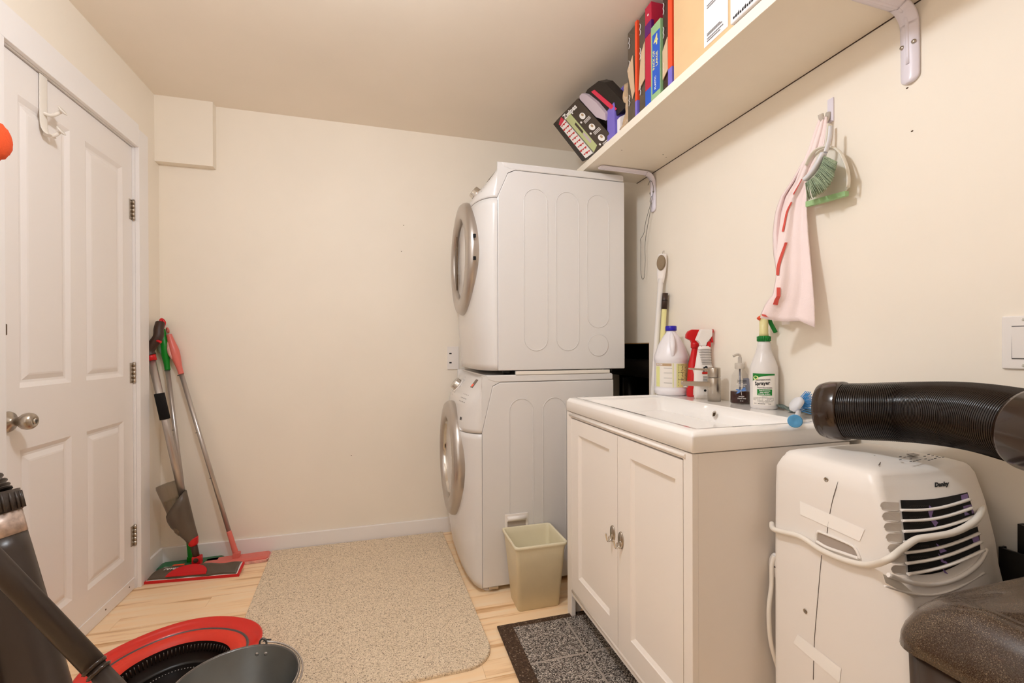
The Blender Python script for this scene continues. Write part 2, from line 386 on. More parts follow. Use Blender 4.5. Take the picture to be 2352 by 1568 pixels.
# ---- door
DX = XL-.011
pn = [(1.805, 2.052, .178, .787), (2.140, 2.400, .165, .787), (1.805, 2.052, .985, 1.918), (2.140, 2.400, .985, 1.918)]
db, fl = board((DX, DY0+.004, .012), (0,1,0), (0,0,1), (1,0,0), DY1-DY0-.008, DH-.018, .036, [(a-DY0-.004, b-DY0-.004, c-.012, d-.012) for a, b, c, d in pn],
               [(.004, .002), (.016, .009), (.024, .010), (.040, .003), (.046, .002)])
door = struct(db.build('door_1', 'door_white'))
for f in fl: f.build('panel', 'door_white', door)
MB().box((DX-.001, DY0+.01, .002), (DX+.004, DY1-.006, .052), .001).build('kick_strip', 'trim_white', door, label='white screwed strip along the door bottom')
for yy in (1.80, 2.05, 2.25, 2.43):
    MB().lathe([(.004, 0), (.003, .0015)], (DX+.0035, yy, .03), (1,0,0), 10).build('screw', 'bronze', door)
# knob
ky, kz = P(16, 970, 'X', DX).y, .885
kn = MB().lathe([(.0325, 0), (.033, .003), (.029, .010), (.014, .014), (.0125, .024), (.015, .030), (.0245, .042), (.0265, .052), (.0245, .062), (.019, .068), (.0135, .0705), (.012, .069), (0, .069)], (DX, ky, kz), (1,0,0), 32).build('doorknob', 'nickel', door)
MB().lathe([(.009, 0), (.009, .003), (0, .003)], (DX+.068, ky, kz), (1,0,0), 20).build('lock_cylinder', 'chrome', kn)
MB().box((DX+.071, ky-.001, kz-.005), (DX+.0718, ky+.001, kz+.005)).build('key_slot', 'black_matte', kn)
ly, lz = P(6, 750, 'X', DX+.01).y, 1.168
MB().box((DX, ly-.035, lz-.017), (DX+.022, ly-.0, lz+.017), .003).build('deadbolt_turn', 'bronze', door)
# hinges
for z in (1.748, .998, .248):
    h = MB().box((DX-.001, DY1-.030, z-.046), (DX+.002, DY1-.002, z+.046)).build('hinge', 'nickel', door)
    for i in range(5):
        MB().cyl((DX+.006, DY1-.003, z-.046+i*.0186), (DX+.006, DY1-.003, z-.046+i*.0186+.0176), .0062, n=14).build('knuckle', 'nickel', h)
    MB().cyl((DX+.006, DY1-.003, z-.05), (DX+.006, DY1-.003, z+.05), .0042, n=12).build('hinge_pin', 'chrome', h)
# lamp on ceiling (out of view, lights the room)
t = thing('ceiling_lamp', 'round flush ceiling lamp with frosted white glass', 'lamp', (-.12, .95, ZC))
MB().lathe([(.17, 0), (.17, -.02), (.15, -.025)], (-.12, .95, ZC), (0,0,1), 40).build('lamp_base', 'nickel', t)
MB().lathe([(.15, -.024), (.145, -.045), (.11, -.07), (.05, -.085), (0, -.088)], (-.12, .95, ZC), (0,0,1), 40, cap=False).build('lamp_shade', 'lamp_glass', t)
# over-door double hook
hy = P(105, 300, 'X', DX+.01).y
t = thing('over_door_hook', 'white over-the-door double coat hook at the top of the door', 'hook', (DX, hy, 1.84))
k = MB(); k.tube([(DX-.02, hy, DH-.005), (DX+.003, hy, DH-.0045), (DX+.004, hy, DH-.02), (DX+.004, hy, 1.90), (DX+.008, hy, 1.855), (DX+.022, hy, 1.836), (DX+.03, hy, 1.838)], .019, 12, 6, flat=.10, up=(0,1,0)); k.build('strap', 'plastic_offwhite', t)
for z, L in ((1.915, .052), (1.845, .048)):
    h = MB().tube([(DX+.005, hy, z-.003), (DX+.02, hy+.002, z-.008), (DX+.035, hy+.003, z-.003), (DX+L, hy+.004, z+.012)], .0055, 12, 6).build('prong', 'plastic_offwhite', t)
    MB().lathe([(.0, -.002), (.011, -.001), (.0165, .003), (.0155, .005), (0, .004)], (DX+L, hy+.004, z+.012), (.8, 0, .6), 20).build('knob', 'plastic_offwhite', h)
# orange fuzzy thing at the left edge
oc = P(-22, 320, 'X', DX+.075)
t = thing('orange_pompom', 'fluffy orange round duster hanging on the door at the left edge', 'duster', (DX, oc.y, oc.z))
bm = bmesh.new(); bmesh.ops.create_icosphere(bm, subdivisions=4, radius=1)
for v in bm.verts:
    n_ = v.co.copy(); q = 1+.03*math.sin(n_.x*23+n_.z*17)+.03*math.sin(n_.y*31+n_.z*13); v.co = oc+Vector((n_.x*.040, n_.y*.046*q, n_.z*.056*q))
k = MB().bm(bm); k.sm = [True]*len(k.f); k.build('fluff', 'orange_fur', t)
MB().tube([(DX+.002, oc.y, oc.z+.12), (DX+.03, oc.y, oc.z+.10), (DX+.05, oc.y, oc.z+.05)], .003, 8).build('loop', 'orange_fur', t)
MB().box((DX, oc.y-.012, oc.z+.10), (DX+.006, oc.y+.012, oc.z+.15), .002).build('adhesive_hook', 'plastic_white', t)
# ================================================================== WASHER AND DRYER
def casing(xs, z0, z1, y0, y1, dfun, ztop=None):
    """bowed front shell from seam xs forward; dfun(z01)->depth"""
    yc, hw = (y0+y1)/2, (y1-y0)/2
    def fn(u, v):
        a = (u*2-1)*PI/2; t = math.sin(a); z = z0+(z1-z0)*v
        t2 = abs(t); prof = (1-t2**5)**.55 if t2 < 1 else 0
        return (xs-dfun(z)*prof-.018*math.cos(a)*prof, yc+hw*t, z)
    return fn
def interp(tb):
    def f(z):
        if z <= tb[0][0]: return tb[0][1]
        for (a, b), (c, d) in zip(tb, tb[1:]):
            if z <= c:
                t = (z-a)/(c-a); return b+(d-b)*t
        return tb[-1][1]
    return f
def machine(name, label, cat, xs, xr, z0, z1, prof, washer):
    y0, y1 = 1.982, 2.668; t = thing(name, label, cat, ((xs+xr)/2, (y0+y1)/2, z0)); H = z1-z0
    bz = z0+(.022 if washer else .008)
    # side body with slanted top front corner
    k = MB(); poly = [(xs+.001, bz), (xr, bz), (xr, z1-.033), (xs+.085, z1-.033), (xs+.05, z1-.05), (xs+.001, (z1-.262 if washer else z1-.165)+.004)]
    k.prism([(x, y0, z) for x, z in poly], (0, y1-y0, 0)); body = k.build('body', 'appliance_white', t, bevel=.004)
    # embossed side panels
    L = xr-xs; pw = .115
    for i in range(3):
        cx = xs+.105+(L-.16)*(i+.5)/3*.98; a, b = bz+.09, z1-.11
        if not washer and i == 2: a = bz+.20
        k = MB(); pts = [(cx+pw/2*math.cos(q), y0-.0006, (b-pw/2)+pw/2*math.sin(q)) for q in [PI*j/12 for j in range(13)]]+[(cx-pw/2*math.cos(q), y0-.0006, (a+pw/2)-pw/2*math.sin(q)) for q in [PI*j/12 for j in range(13)]]
        k.tube(pts+[pts[0]], .0016, 6, 1, cap=False); k.build('embossed_line', 'appliance_white', body)
    if not washer:
        cx = xs+.105+(L-.16)*2.5/3*.98; MB().lathe([(.052, 0), (.054, .0015), (.051, .0022), (.05, .001)], (cx, y0, bz+.115), (0,-1,0), 36).build('side_cap', 'appliance_white', body)
    # top
    k = MB(); k.prism([(x, y0-.001, z) for x, z in [(xs+.062, z1-.031), (xr-.004, z1-.031), (xr-.004, z1-.006), (xr-.012, z1), (xs+.02, z1), (xs+.03, z1-.02)]], (0, y1-y0+.002, 0)); k.build('top_panel', 'appliance_white', t, bevel=.004)
    # front shell and console
    zs = z1-.262 if washer else z1-.165
    d = interp(prof); nv = 26
    fn = casing(xs, bz, zs-.0015, y0, y1, d); sh = MB().grid(fn, 40, nv); 
    ring = [fn(i/40, 0) for i in range(41)]; sh.add([Vector(p) for p in ring], [tuple(range(41))]); ring = [fn(i/40, 1) for i in range(41)]; sh.add(ring, [tuple(range(41))])
    fp = sh.build('front_panel', 'appliance_white', t)
    fn2 = casing(xs, zs+.0015, z1-.004, y0, y1, d); k = MB().grid(fn2, 40, 14)
    r0 = [fn2(i/40, 0) for i in range(41)]; k.add(r0, [tuple(range(41))]); r1 = [Vector(fn2(i/40, 1)) for i in range(41)]; back = [Vector((xs+.07, p.y, z1-.002)) for p in r1]
    k.add(r1+back, [(i, i+1, 42+i, 41+i) for i in range(40)], True)
    # close the console cheeks
    for sgn, yy in ((1, y0), (-1, y1)): k.add([(xs, yy+sgn*.0006, zs+.004), (xs+.05, yy+sgn*.0006, z1-.048), (xs+.085, yy+sgn*.0006, z1-.031), (xs+.07, yy+sgn*.0006, z1-.002), (xs, yy+sgn*.0006, z1-.002)], [(0,1,2,3,4)])
    con = k.build('console', 'appliance_white', t)
    MB().add([(xs+.0005, y0+.004, bz+.01), (xs+.0005, y1-.004, bz+.01), (xs+.0005, y1-.004, zs), (xs+.0005, y0+.004, zs)], [(0,1,2,3)]).build('seam', 'dark_groove', body)
    # door ring
    yc = (y0+y1)/2; zc = z0+(.547 if washer else .568); R = .288; dc = d(zc)+.018
    cx = xs-dc+.012; tilt = Vector((-1, -.0, .0)); rd = .002
    k = MB(); k.lathe([(R-.004, -.02), (R, .004), (R-.003, .018), (R-.014, .030), (R-.045, .036), (R-.078, .034), (R-.084, .026), (R-.088, .0), (R-.09, -.03)], (cx, yc, zc), tilt, 72, cap=False)
    ringo = k.build('door_ring', 'silver_ring', t)
    if washer:
        MB().lathe([(R-.093, .02), (R-.1, -.01), (R-.115, -.02)], (cx, yc, zc), tilt, 64, cap=False).build('inner_trim', 'chrome', ringo)
        MB().lathe([(R-.1, -.018), (.15, -.026), (.10, -.03), (0, -.032)], (cx, yc, zc), tilt, 64, cap=False).build('door_glass', 'glass_dark', ringo)
    else:
        MB().lathe([(R-.088, -.006), (R-.1, -.002), (.1, .006), (0, .008)], (cx, yc, zc), tilt, 64, cap=False).build('door_inset', 'steam_grey', ringo)
        MB().prism([(cx-.020, yc+.185*math.cos(a)*.9, zc+.185*math.sin(a)) for a in [(-.9+1.8*i/12) for i in range(13)]]+[(cx-.020, yc+.10, zc+.06), (cx-.020, yc+.10, zc-.06)], (-.006, 0, 0)).build('door_grip', 'bronze', ringo)
        for dz in (.058, -.045): MB().box((cx-.012, y0+.040, zc+dz-.008), (cx+.0, y0+.052, zc+dz+.008), .001).build('hinge_slot', 'black_matte', ringo)
    # knob + display on the sloped console
    def cons(yy, z):
        u = math.asin(max(-1, min(1, (yy-yc)/((y1-y0)/2))))/PI+.5; v = (z-(zs+.0015))/((z1-.004)-(zs+.0015)); return Vector(fn2(u, v))
    def frame(yy, z):
        p = cons(yy, z); uu = (cons(yy-.01, z)-cons(yy+.01, z)).normalized(); vv = (cons(yy, z+.01)-cons(yy, z-.01)).normalized(); n = vv.cross(uu).normalized()
        if n.x > 0: n = -n
        return p, uu, vv, n
    zk = z0+(.902 if washer else .905); yk = 2.42 if washer else 2.30
    p, uu, vv, n = frame(yk, zk)
    kb = MB().lathe([(.042, 0), (.042, .004), (.036, .006)], p, n, 36).build('knob', 'plastic_white', con)
    MB().lathe([(.034, .004), (.034, .012), (.0315, .014), (.031, .03), (.028, .033), (0, .033)], p, n, 36).build('dial', 'chrome', kb)
    yd, zd = (2.13, z0+.935) if washer else (2.09, z0+.925)
    p, uu, vv, n = frame(yd, zd); f = lambda a, b, o=.0012: p+uu*a+vv*b+n*o
    MB().hexa([f(-.022, -.024, -.002), f(.022, -.024, -.002), f(.022, -.024, .0015), f(-.022, -.024, .0015), f(-.022, .024, -.002), f(.022, .024, -.002), f(.022, .024, .0015), f(-.022, .024, .0015)]).build('display', 'display_brown', con)
    if washer: lettering('88', .022, lambda a, b: f(a-.004, b-.012, .0022), 'red_led', con, bold=.01)
    k = MB()
    for i in range(4):
        for j in range(3):
            q = frame(yd+.045-.028*i, zd-.052-.016*j); a = q[0]+q[3]*.001
            k.add([a-q[1]*.005-q[2]*.0016, a+q[1]*.005-q[2]*.0016, a+q[1]*.005+q[2]*.0016, a-q[1]*.005+q[2]*.0016], [(0,1,2,3)])
    for i in range(8):
        a0 = 2*PI*i/8; q = frame(yk-.055*math.cos(a0), zk+.05*math.sin(a0)*.9); a = q[0]+q[3]*.001
        k.add([a-q[1]*.006-q[2]*.0016, a+q[1]*.006-q[2]*.0016, a+q[1]*.006+q[2]*.0016, a-q[1]*.006+q[2]*.0016], [(0,1,2,3)])
    k.build('panel_print', 'ink_grey', con)['kind'] = 'stuff'
    if washer:
        p, uu, vv, n = frame(2.10, z0+.775); k = MB()
        k = MB()
        for a in (-.008, .001, .009): k.add([p+uu*a+vv*-.006+n*.001, p+uu*(a+.005)+vv*-.006+n*.001, p+uu*(a+.005)+vv*.008+n*.001, p+uu*a+vv*.008+n*.001], [(0,1,2,3)])
        k.build('emblem', 'ink_black', con)
        # side handle, the shade of its hollow painted on as a grey slot
        q = P(1186, 1197, 'Y', y0-.002); k = MB(); hw, hh = .055, .037
        pts = [(q.x-hw, y0-.0005, q.z+hh), (q.x+hw, y0-.0005, q.z+hh), (q.x+hw, y0-.0005, q.z-hh*.55), (q.x+hw*.6, y0-.0005, q.z-hh*.95), (q.x, y0-.0005, q.z-hh*1.05), (q.x-hw*.6, y0-.0005, q.z-hh*.95), (q.x-hw, y0-.0005, q.z-hh*.55)]
        hp = k.prism(pts, (0, -.005, 0)).build('side_handle', 'plastic_white', t, bevel=.002)
        MB().box((q.x-hw*.8, y0-.0058, q.z-hh*.55), (q.x+hw*.8, y0-.0052, q.z+hh*.1)).build('handle_slot', 'shade_and_joint_grey', hp)
        MB().tube([(q.x-hw*.8, y0-.008, q.z+hh*.45), (q.x+hw*.8, y0-.008, q.z+hh*.45)], .010, 12, 1).build('grip_bar', 'plastic_white', hp)
        for fx in (xs+.035, xr-.05):
            for fy in (y0+.04, y1-.04): MB().lathe([(.026, 0), (.026, .008), (.016, .01), (.016, .026)], (fx, fy, z0), (0,0,1), 20).build('foot', 'plastic_white', t)
        MB().box((xs+.03, y0-.002, z0+.012), (xs+.075, y0+.02, z0+.024), .002).build('foot_bracket', 'nickel', t)
    else:
        for fx in (xs+.06, xr-.06):
            for fy in (y0+.06, y1-.06): MB().lathe([(.022, -.012), (.022, .01)], (fx, fy, z0), (0,0,1), 16).build('foot', 'black_plastic', t)
        MB().box((xs+.085, y0-.004, z0-.0125), (xr-.085, y0+.012, z0+.004), .002).build('stacking_rail', 'plastic_offwhite', t)
    return t
wx, dx_ = .425, .500
machine('washing_machine', 'white front-loading washing machine standing on the floor under the dryer', 'washing machine', wx, 1.085, 0, .982,
        [(0, .02), (.05, .045), (.2, .068), (.5, .078), (.71, .075), (.76, .072), (.86, .050), (.978, -.045)], True)
machine('dryer', 'white clothes dryer stacked on top of the washing machine', 'dryer', dx_, 1.148, .995, 1.955,
        [(.995, .06), (1.2, .078), (1.6, .085), (1.79, .075), (1.83, .066), (1.951, -.036)], False)
# hose/duct in the wall opening
t = thing('dryer_duct', 'glossy black ribbed duct inside the wall opening behind the dryer', 'duct', (XW+.06, hy0+.3, hz0))
k = MB(); zc_ = P(1460, 830, 'X', XW+.05).z-.055
pts = [Vector((XW+.050, hy0+.006+i*.005, zc_+.02)) for i in range(98)]
rings = [[p+Vector((0, 0, 1))*((.046+.003*(i % 2))*math.cos(2*PI*j/20))+Vector((1, 0, 0))*((.046+.003*(i % 2))*math.sin(2*PI*j/20)) for j in range(20)] for i, p in enumerate(pts)]
k.ring_loft(rings); k.build('ribbed_hose', 'black_net', t)
MB().cyl((XW+.068, hy0+.3, hz0), (XW+.068, hy0+.3, zc_-.04), .04).build('elbow', 'black_net', t)
# outlet on the back wall next to the machines
a, b_ = P(1027, 796, 'Y', YB), P(1050, 848, 'Y', YB)
t = thing('outlet_box', 'white wall outlet plate behind the washing machine', 'outlet', (a.x+.03, YB, b_.z))
pl = MB().box((a.x, YB-.006, b_.z), (a.x+.07, YB, a.z), .002).build('cover_plate', 'plastic_white', t)
for z in (.3, .7):
    zz = b_.z+(a.z-b_.z)*z; MB().box((a.x+.012, YB-.0068, zz-.004), (a.x+.026, YB-.0055, zz+.004)).build('slot', 'black_matte', pl)
# ================================================================== SHELF
sz = P(1600, 332.5, 'X', XW).z; sxf = P(1600, 162, 'Z', sz).x; sye = P(1463, 419.5, 'X', XW).y; st = P(1600, 137, 'X', sxf).z
print('shelf z', sz, 'front', sxf, 'end', sye, 'top', st)
t = thing('wall_shelf', 'long cream painted wall shelf above the sink', 'shelf', (XW, 1.2, sz))
MB().box((sxf, .15, sz), (XW, sye, st), .0015).build('shelf_board', 'shelf_cream', t)
MB().box((XW-.003, .15, sz-.002), (XW, sye, sz)).build('joint_strip', 'brown_grip', t, label='thin dark joint between shelf and wall')  # thin brown strip along the joint
for q in ((1523, 355), (1530, 361), (1428, 345)): c_ = P(*q, 'Z', sz); MB().lathe([(.003, 0), (0, -.001)], c_, (0,0,1), 8).build('nail_hole', 'bronze', t)
def bracket(yc, label):
    t = thing('shelf_bracket', label, 'bracket', (XW, yc, sz-.2)); hw = .022; L = .30; D = .215
    k = MB()
    path = [(XW-L, -.003), (XW-L+.006, -.003), (XW-L+.014, -.003), (XW-L+.03, -.003), (XW-L+.12, -.003)]+[(XW-.055+.05*math.sin(a), -.055+.05*math.cos(a)) for a in [PI/2*i/8 for i in range(9)]]+[(XW-.003, -D+.09), (XW-.003, -D+.05), (XW-.003, -D+.034), (XW-.003, -D+.026), (XW-.003, -D+.02)]
    # flat strap following the path, rounded ends
    pts = smooth_path([Vector((x, 0, sz+z-.001)) for x, z in path], 2)
    for i in range(len(pts)-1):
        pass
    n = len(pts); vs = []; 
    for i, p in enumerate(pts):
        e = min(i, n-1-i); wd = hw*(.35, .6, .8, .92, .98, 1)[min(e, 5)]
        d = (pts[min(i+1, n-1)]-pts[max(i-1, 0)]).normalized(); nn = Vector((-d.z, 0, d.x)); nn = -nn if nn.x > 0 or nn.z > 0 else nn
        vs.append([p+Vector((0, -wd, 0)), p+Vector((0, wd, 0)), p+nn*.004+Vector((0, wd*.9, 0)), p+nn*.010+Vector((0, wd*.3, 0)), p+nn*.010+Vector((0, -wd*.3, 0)), p+nn*.004+Vector((0, -wd*.9, 0))])
    k.ring_loft([[q+Vector((0, yc, 0)) for q in r] for r in vs]); st_ = k.build('strap', 'bracket_white', t); MB().tube([p+Vector((-.008 if p.z < sz-.03 else 0, yc, -.008 if p.x < XW-.03 else 0)) for p in pts[6:-7]], .005, 8, 1).build('ridge', 'bracket_white', t)
    for x, z, ax in ((XW-L+.03, sz-.008, (0,0,-1)), (XW-.11, sz-.008, (0,0,-1)), (XW-.012, sz-.10, (-1,0,0)), (XW-.009, sz-D+.035, (-1,0,0))):
        for sg in ((0,) if z > sz-.05 or z < sz-.15 else (-.013, .013)):
            MB().lathe([(.0055, 0), (.0045, .0025), (.0, .003)], (x, yc+sg, z), ax, 12).build('screw', 'nickel', t)
    return t
bracket(P(2093, 195, 'X', XW).y, 'white curved shelf bracket at the right end of the shelf')
bracket(1.945, 'white curved shelf bracket beside the dryer')
# wire loop hanging from the far bracket
t = MB(); XC = XW-.022
pw = [(1488, 425), (1494, 415), (1500, 425), (1500, 445), (1497, 460), (1494, 470), (1483, 510), (1479, 535), (1471, 550), (1472, 560), (1472, 620), (1475, 640), (1480, 635), (1482, 600), (1482, 555), (1489, 510), (1496, 470), (1493, 462), (1497, 450)]
t.tube([P(x, y_, 'X', XC) for x, y_ in pw], .0011, 6, 4)
tag(t.build('wire_loop', 'wire', loc=P(1488, 425, 'X', XC)), 'thin grey wire loop hanging from the bracket beside the dryer', 'wire')
# ================================================================== SINK CABINET
X0 = .737; CY0, CY1 = .950, 1.742; CXB = 1.255; CZ = .842
t = cab = thing('sink_cabinet', 'off-white two-door laundry sink cabinet', 'cabinet', ((X0+CXB)/2, (CY0+CY1)/2, 0))
for nm, ya, yb in (('side_panel', CY0, CY0+.016), ('side_panel', CY1-.016, CY1)):
    k = MB(); arc = [(X0+.05+(.36)*(1-math.cos(a))/2, .075*math.sin(a)) for a in [PI*i/14 for i in range(15)]]
    k.prism([(x, ya, z) for x, z in [(X0+.018, 0)]+arc+[(CXB, 0), (CXB, CZ), (X0+.018, CZ)]], (0, yb-ya, 0)); k.build(nm, 'cabinet_white', t)
for ya, yb in ((CY0, .985), (1.700, CY1)): MB().box((X0, ya, 0), (X0+.018, yb, CZ), .0015).build('stile', 'cabinet_white', t)
MB().box((X0+.002, .985, .822), (X0+.018, 1.700, CZ)).build('top_rail', 'cabinet_white', t)
MB().tube([(X0+.006, .985, .112), (X0+.006, 1.700, .112)], .009, 12, 1, flat=.7).build('bottom_moulding', 'cabinet_white', t)
MB().box((X0+.004, .985, .09), (X0+.02, 1.70, .118)).build('bottom_rail', 'cabinet_white', t)
MB().box((X0+.02, CY0+.016, .10), (CXB, CY1-.016, .116)).build('bottom_shelf', 'cabinet_white', t)
MB().box((CXB-.006, CY0+.016, .10), (CXB, CY1-.016, CZ-.05)).build('back_panel', 'cabinet_white', t)
MB().tube([(X0-.001, .975, .832), (X0-.001, 1.712, .832)], .005, 10, 1).build('top_moulding', 'cabinet_white', t)
for ya, yb, pys in ((.987, 1.3195, (1.018, 1.243)), (1.3225, 1.698, (1.378, 1.632))):
    bd, fl = board((X0, yb, .122), (0,-1,0), (0,0,1), (-1,0,0), yb-ya, .818-.122, .017, [(yb-pys[1], yb-pys[0], .072, .640)], [(.002, .003), (.012, .010), (.013, .010)])
    d_ = bd.build('door', 'cabinet_white', t)
    fl[0].build('door_field', 'cabinet_white', d_)
    hy_ = P(1408, 1226, 'X', X0).y if yb > 1.4 else P(1427, 1240, 'X', X0).y; hz_ = .485
    h = MB().lathe([(.0, .004), (.017, .0035), (.018, 0)], (X0, hy_, hz_), (-1,0,0), 32, sx=1.55, sy=.9, ref=(0,0,1)).build('adhesive_hook', 'nickel', d_, label='oval nickel hook used as a pull')
    # (three levels: thing > door > hook) – prongs share the hook mesh
    h2 = MB().tube([(X0-.004, hy_-.002, hz_-.002), (X0-.008, hy_-.002, hz_-.018), (X0-.02, hy_-.002, hz_-.022), (X0-.026, hy_-.002, hz_-.006), (X0-.027, hy_-.002, hz_+.004)], .003, 10).tube([(X0-.004, hy_-.008, hz_-.004), (X0-.006, hy_-.008, hz_-.02), (X0-.012, hy_+.004, hz_-.022), (X0-.012, hy_+.006, hz_-.008)], .0022, 8).build('hook_prong', 'chrome', d_)
# ---- ceramic sink
SZ = .900; sy0, sy1, sxb = .944, 1.742, XW-.004
bx0, bx1, by0, by1 = .790, 1.135, .995, 1.690
nx, ny = 44, 72
def sinkz(x, y_):
    # smooth basin: rim level outside, sloping walls inside
    def edge(a, lo, hi, wl, wh): return min(max((a-lo)/wl, 0), 1)*min(max((hi-a)/wh, 0), 1)
    d_ = edge(x, bx0, bx1, .09, .035); e_ = edge(y_, by0, by1, .12, .12)
    s = min(d_, e_); s = s*s*(3-2*s) if s < 1 else 1
    rim = .004*min(1, max(0, min((x-X0)/.02, (y_-sy0)/.02, (sy1-y_)/.02)))
    inner = -.006 if (x > bx0-.02 and x < bx1+.012 and y_ > by0-.02 and y_ < by1+.02) else 0
    return SZ-.004+rim+inner-.125*s
xs_ = sorted(set([X0-.004+i*(sxb-X0+.004)/nx for i in range(nx+1)]+[bx0-.02, bx0-.016, bx1+.008, bx1+.012, X0+.004, X0+.012, bx1-.035]))
ys_ = sorted(set([sy0+i*(sy1-sy0)/ny for i in range(ny+1)]+[by0-.02, by0-.016, by1+.016, by1+.02, sy0+.004, sy0+.012, sy1-.012]))
k = MB(); vs = []
for y_ in ys_:
    for x in xs_:
        z = sinkz(x, y_); e = min(x-(X0-.004), y_-sy0, sy1-y_)
        if e < .012: z -= (.012-e)**2/.012*.75
        vs.append((x, y_, z))
nX = len(xs_); fs = [(j*nX+i, j*nX+i+1, (j+1)*nX+i+1, (j+1)*nX+i) for j in range(len(ys_)-1) for i in range(nX-1)]
k.add(vs, fs, True)
per = [j*nX for j in range(len(ys_)-1)]+[(len(ys_)-1)*nX+i for i in range(nX-1)]+[j*nX+nX-1 for j in range(len(ys_)-1, 0, -1)]+[i for i in range(nX-1, 0, -1)]
zb = .848; low = [Vector((vs[i][0], vs[i][1], zb)) for i in per]; low2 = [Vector((vs[i][0]+.006*(1 if vs[i][0] < 1 else -1), vs[i][1]+.006*(1 if vs[i][1] < 1.3 else -1), zb-.004)) for i in per]
top_ = [Vector(vs[i]) for i in per]
k.ring_loft([top_, [p.lerp(q, .08) for p, q in zip(top_, low)], low, low2], False, True)
sink = thing('laundry_sink', 'white glossy ceramic sink with a deep basin on the cabinet', 'sink', ((X0+sxb)/2, (sy0+sy1)/2, zb-.004))
k.build('basin', 'ceramic', sink)
oq = P(1641, 951, 'X', bx1-.018)
MB().lathe([(.010, 0), (.0115, .002), (.0085, .004), (.0075, .001), (0, .001)], (oq.x+.001, oq.y, oq.z), (-1, 0, .35), 24).build('overflow_ring', 'chrome', sink)
MB().lathe([(.006, 0), (0, .001)], (oq.x-.002, oq.y, oq.z), (-1, 0, .35), 16).build('overflow_hole', 'bronze', sink)
MB().lathe([(.026, 0), (.027, .002), (.018, .004), (0, .004)], (.99, 1.34, SZ-.13), (0,0,1), 28).build('drain', 'chrome', sink)
# ---- faucet
def base(px, py, z=SZ, r=0):
    p = P(px, py, 'Z', z); d = Vector((p.x, p.y, 0)).normalized(); return p+d*r
fb = base(1676, 921, SZ, .024); fb.x = min(fb.x, 1.22)
t = thing('faucet', 'brushed metal single-lever faucet behind the basin', 'faucet', fb)
MB().lathe([(.0235, 0), (.0235, .088), (.0225, .090)], fb, (0,0,1), 32).build('column', 'nickel', t)
MB().lathe([(.0225, .092), (.0235, .094), (.0225, .126), (.021, .129), (0, .130)], fb, (0,0,1), 32).build('handle_cap', 'nickel', t)
u = (P(1612, 878, 'X', fb.x-.135)-Vector((fb.x, fb.y, fb.z+.066))); 
sp = MB(); sd = Vector((-.86, .52, 0)); pr = Vector((.52, .86, 0)); c0 = fb+Vector((0, 0, .062)); L = .118
sp.hexa([c0+sd*.0+pr*-.017+Vector((0,0,-.009)), c0+sd*L+pr*-.015+Vector((0,0,-.002)), c0+sd*L+pr*.015+Vector((0,0,-.002)), c0+pr*.017+Vector((0,0,-.009)), c0+pr*-.017+Vector((0,0,.012)), c0+sd*L+pr*-.015+Vector((0,0,.014)), c0+sd*L+pr*.015+Vector((0,0,.014)), c0+pr*.017+Vector((0,0,.012))])
so = sp.build('spout', 'nickel', t, bevel=.003)
MB().lathe([(.009, 0), (.009, .008)], c0+sd*(L-.016)+Vector((0,0,-.01)), (0,0,1), 20).build('aerator', 'chrome', so)
c1 = fb+Vector((0, 0, .118)); L = .092
MB().hexa([c1+pr*-.008+Vector((0,0,-.004)), c1+sd*L+pr*-.006+Vector((0,0,.003)), c1+sd*L+pr*.006+Vector((0,0,.003)), c1+pr*.008+Vector((0,0,-.004)), c1+pr*-.008+Vector((0,0,.006)), c1+sd*L+pr*-.006+Vector((0,0,.009)), c1+sd*L+pr*.006+Vector((0,0,.009)), c1+pr*.008+Vector((0,0,.006))]).build('lever', 'nickel', t, bevel=.002)
# ================================================================== BOTTLES ON THE SINK
A0 = lambda p: math.atan2(-p.y, -p.x)     # direction towards the room's middle seen from the sink back
# bleach jug
jb = base(1555, 909, SZ, .07); jb.x = min(jb.x, XW-.078); r = .071; a0 = A0(jb)
t = thing('bleach_jug', 'white plastic gallon jug with a blue cap and yellow label on the sink corner', 'jug', jb)
def zoff(b_, z): return Vector((b_.x, b_.y, z))
k = MB(); k.lathe([(.060, 0), (.068, .006), (.071, .018), (.071, .030), (.0695, .032), (.0695, .145), (.071, .148), (.072, .160), (.070, .172), (.055, .215), (.036, .250), (.021, .272), (.019, .276), (.019, .285)], jb, (0,0,1), 40); k.build('body', 'bleach_white', t)
MB().lathe([(.0225, .279), (.0235, .281), (.0235, .297), (.0215, .300), (0, .300)], jb, (0,0,1), 28).build('cap', 'cap_blue', t)
hd = Vector((math.cos(a0+.1), math.sin(a0+.1), 0))
MB().tube([jb+hd*.020+Vector((0,0,.268)), jb+hd*.052+Vector((0,0,.240)), jb+hd*.069+Vector((0,0,.205)), jb+hd*.066+Vector((0,0,.170))], lambda s: .006+.006*math.sin(s*PI), 12).build('handle', 'bleach_white', t)
f = cylmap(jb, .0697, a0)
patch(f, -.075, .088, .036, .140, 'label_white', t, 'label', 14)
f2 = cylmap(jb, .0700, a0)
patch(f2, -.072, -.050, .038, .125, 'label_lime', t, n=4); patch(f2, .022, .086, .038, .137, 'label_lime', t, n=8); patch(f2, .006, .010, .037, .139, 'label_lime', t, n=2)
patch(f2, -.072, .002, .127, .138, 'label_tan', t, n=6)
f3 = cylmap(jb, .0703, a0); lettering('REGIN', .011, lambda u, v: f3(u-.052, v+.1325), 'ink_white', t, bold=.02)
k = MB()
for i in range(15):
    L = (.030, .044, .040, .046, .036)[i % 5]
    k.add([f3(.028+a*L, .131-i*.0062+b*.0022) for a, b in ((0,0), (.5,0), (1,0), (1,1), (.5,1), (0,1))], [(0,1,2,3,4,5)])
